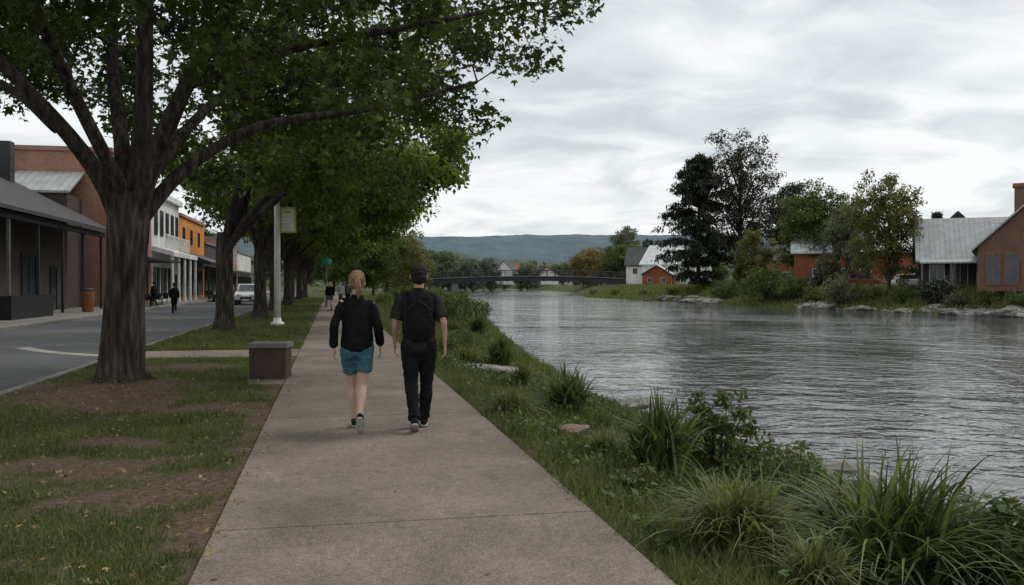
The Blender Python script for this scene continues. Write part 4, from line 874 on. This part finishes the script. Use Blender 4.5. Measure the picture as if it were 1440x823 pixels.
person('person in dark T-shirt and black trousers walking away on the right side of the path',Xm,Ym,rzm,1.0,1.03,ml,mw,'tee','trousers','short','skin2',topm='olivecloth',tw=1.02,sway=.025)
Bp=empty('backpack',(Xm,Ym,.03),rzm,'black backpack worn by the person in the dark T-shirt','backpack')
b=bmesh.new(); loft(b,[(0,-.165,1.0,.12,.035),(0,-.175,1.04,.14,.055),(0,-.175,1.2,.142,.06),(0,-.165,1.38,.135,.055),(0,-.15,1.45,.11,.04)]); bake('bag',b,.008,3,M['pack'],Bp,.012,(8,8,8),2)
b=bmesh.new(); loft(b,[(0,-.222,1.06,.09,.022),(0,-.23,1.12,.105,.026),(0,-.228,1.2,.10,.022)]); bake('pocket',b,.007,2,M['pack'],Bp,.004)
b=bmesh.new(); loft(b,[(-.03,-.145,1.475,.007,.012),(-.02,-.155,1.515,.007,.012),(.02,-.155,1.515,.007,.012),(.03,-.145,1.475,.007,.012)],8); bake('handle',b,.004,0,M['pack'],Bp)
for sx in (-1,1):
    b=bmesh.new(); loft(b,[(sx*.08,-.13,1.43,.03,.012),(sx*.1,-.08,1.475,.03,.012),(sx*.11,.0,1.485,.03,.012),(sx*.12,.1,1.44,.03,.012),(sx*.13,.15,1.34,.03,.012),(sx*.15,.13,1.2,.025,.01),(sx*.17,.05,1.1,.018,.008),(sx*.155,-.12,1.06,.015,.008)],10); bake('strap',b,.007,1,M['pack'],Bp)
g=Geo(); g.tube([(-.12,-.212,1.27),(-.09,-.224,1.34),(0,-.222,1.39),(.09,-.224,1.34),(.12,-.212,1.27)],[.004]*5,6).build('zip',M['dgrey'],Bp,True)
da={-1:((-.24,-.03,1.17),(-.24,.05,.93)),1:((.24,-.03,1.17),(.24,.05,.93))}
def far(label,px,py,rz,sc,bot,hair,tm,bm_,z,flip=1,group=None):
    X,Y=pix(px,py,z); L=wl if flip>0 else {-1:((-.065,.03,.50),(-.04,-.24,.175),42),1:((.072,.12,.51),(.055,.17,.085),0)}
    person(label,X,Y,rz,sc,1.,L,da,'sweater' if tm!='whitecloth' else 'tee',bot,hair,vox=.014,z=z,topm=tm,botm=bm_,main=False)
far('person in black crossing the street at left',245,442,TH+.3,1.,'trousers','short','blackcloth','trouser',-.1)
far('person in black top and shorts on the footpath far ahead',464,438,math.pi,.98,'shorts','short','blackcloth','greycloth',.03,-1)
far('person in pale top behind the walker far ahead',479,431,math.pi+.1,.97,'trousers','ponytail','whitecloth','greycloth',.03)
far('person in dark clothes right of the pale topped walker',489,430,TH,1.,'trousers','short','greycloth','trouser',.03,-1)
far('person in dark clothes standing by the cafe tables',216,432,1.2,.98,'trousers','short','blackcloth','trouser',.035)
# ------------------------------------------------ camera, light, world
cam=bpy.data.cameras.new('camera'); co=bpy.data.objects.new('camera',cam); COL.objects.link(co); co.location=(0,0,HC); co.rotation_euler=(R_(90)-math.atan(11.5/F),0,0)
cam.sensor_width=36; cam.lens=36*F/1440; cam.clip_end=20000; cam.clip_start=.05; SC.camera=co
el,az=R_(52),R_(60)
sd=Vector((math.sin(az)*math.cos(el),math.cos(az)*math.cos(el),math.sin(el)))
l=bpy.data.lights.new('sun','SUN'); l.energy=1.5; l.angle=R_(16); l.color=(1,.96,.9); lo=bpy.data.objects.new('sun',l); COL.objects.link(lo); lo.rotation_euler=sd.to_track_quat('Z','Y').to_euler()
w=bpy.data.worlds.new('World'); SC.world=w; w.use_nodes=True; nt=w.node_tree; bg=nt.nodes['Background']
sky=nt.nodes.new('ShaderNodeTexSky'); sky.sky_type='NISHITA'; sky.sun_disc=False; sky.sun_elevation=el; sky.sun_rotation=az; nt.links.new(sky.outputs[0],bg.inputs[0]); bg.inputs[1].default_value=.12
tc=nt.nodes.new('ShaderNodeTexCoord'); sp=nt.nodes.new('ShaderNodeSeparateXYZ'); nt.links.new(tc.outputs['Generated'],sp.inputs[0])
zz=mathn(nt,'ADD',mathn(nt,'MAXIMUM',sp.outputs[2],0.),.2); cb=nt.nodes.new('ShaderNodeCombineXYZ')
nt.links.new(mathn(nt,'DIVIDE',sp.outputs[0],zz),cb.inputs[0]); nt.links.new(mathn(nt,'DIVIDE',sp.outputs[1],zz),cb.inputs[1])
def wn(scale,det,off,dis=.3):
    m_=nt.nodes.new('ShaderNodeMapping'); m_.inputs['Location'].default_value=off; m_.inputs['Scale'].default_value=(1,1.2,1); nt.links.new(cb.outputs[0],m_.inputs[0])
    n=nt.nodes.new('ShaderNodeTexNoise'); n.inputs['Scale'].default_value=scale; n.inputs['Detail'].default_value=det; n.inputs['Distortion'].default_value=dis; n.inputs['Roughness'].default_value=.52; nt.links.new(m_.outputs[0],n.inputs['Vector']); return n.outputs['Fac']
f=mathn(nt,'ADD',mathn(nt,'MULTIPLY',wn(.8,7,(3.1,1.7,0)),.5),mathn(nt,'MULTIPLY',wn(2.8,8,(8,2,0),.6),.5))
cc=ramp(nt,[(.49,.53,.55,.40),(.615,.645,.655,.48),(.745,.765,.765,.56)],f)
b2=nt.nodes.new('ShaderNodeBackground'); nt.links.new(cc,b2.inputs[0]); b2.inputs[1].default_value=1.32
mx=nt.nodes.new('ShaderNodeMixShader'); mx.inputs[0].default_value=.93; nt.links.new(bg.outputs[0],mx.inputs[1]); nt.links.new(b2.outputs[0],mx.inputs[2]); nt.links.new(mx.outputs[0],nt.nodes['World Output'].inputs[0])
SC.view_settings.view_transform='Standard'; SC.view_settings.look='None'; SC.view_settings.exposure=0
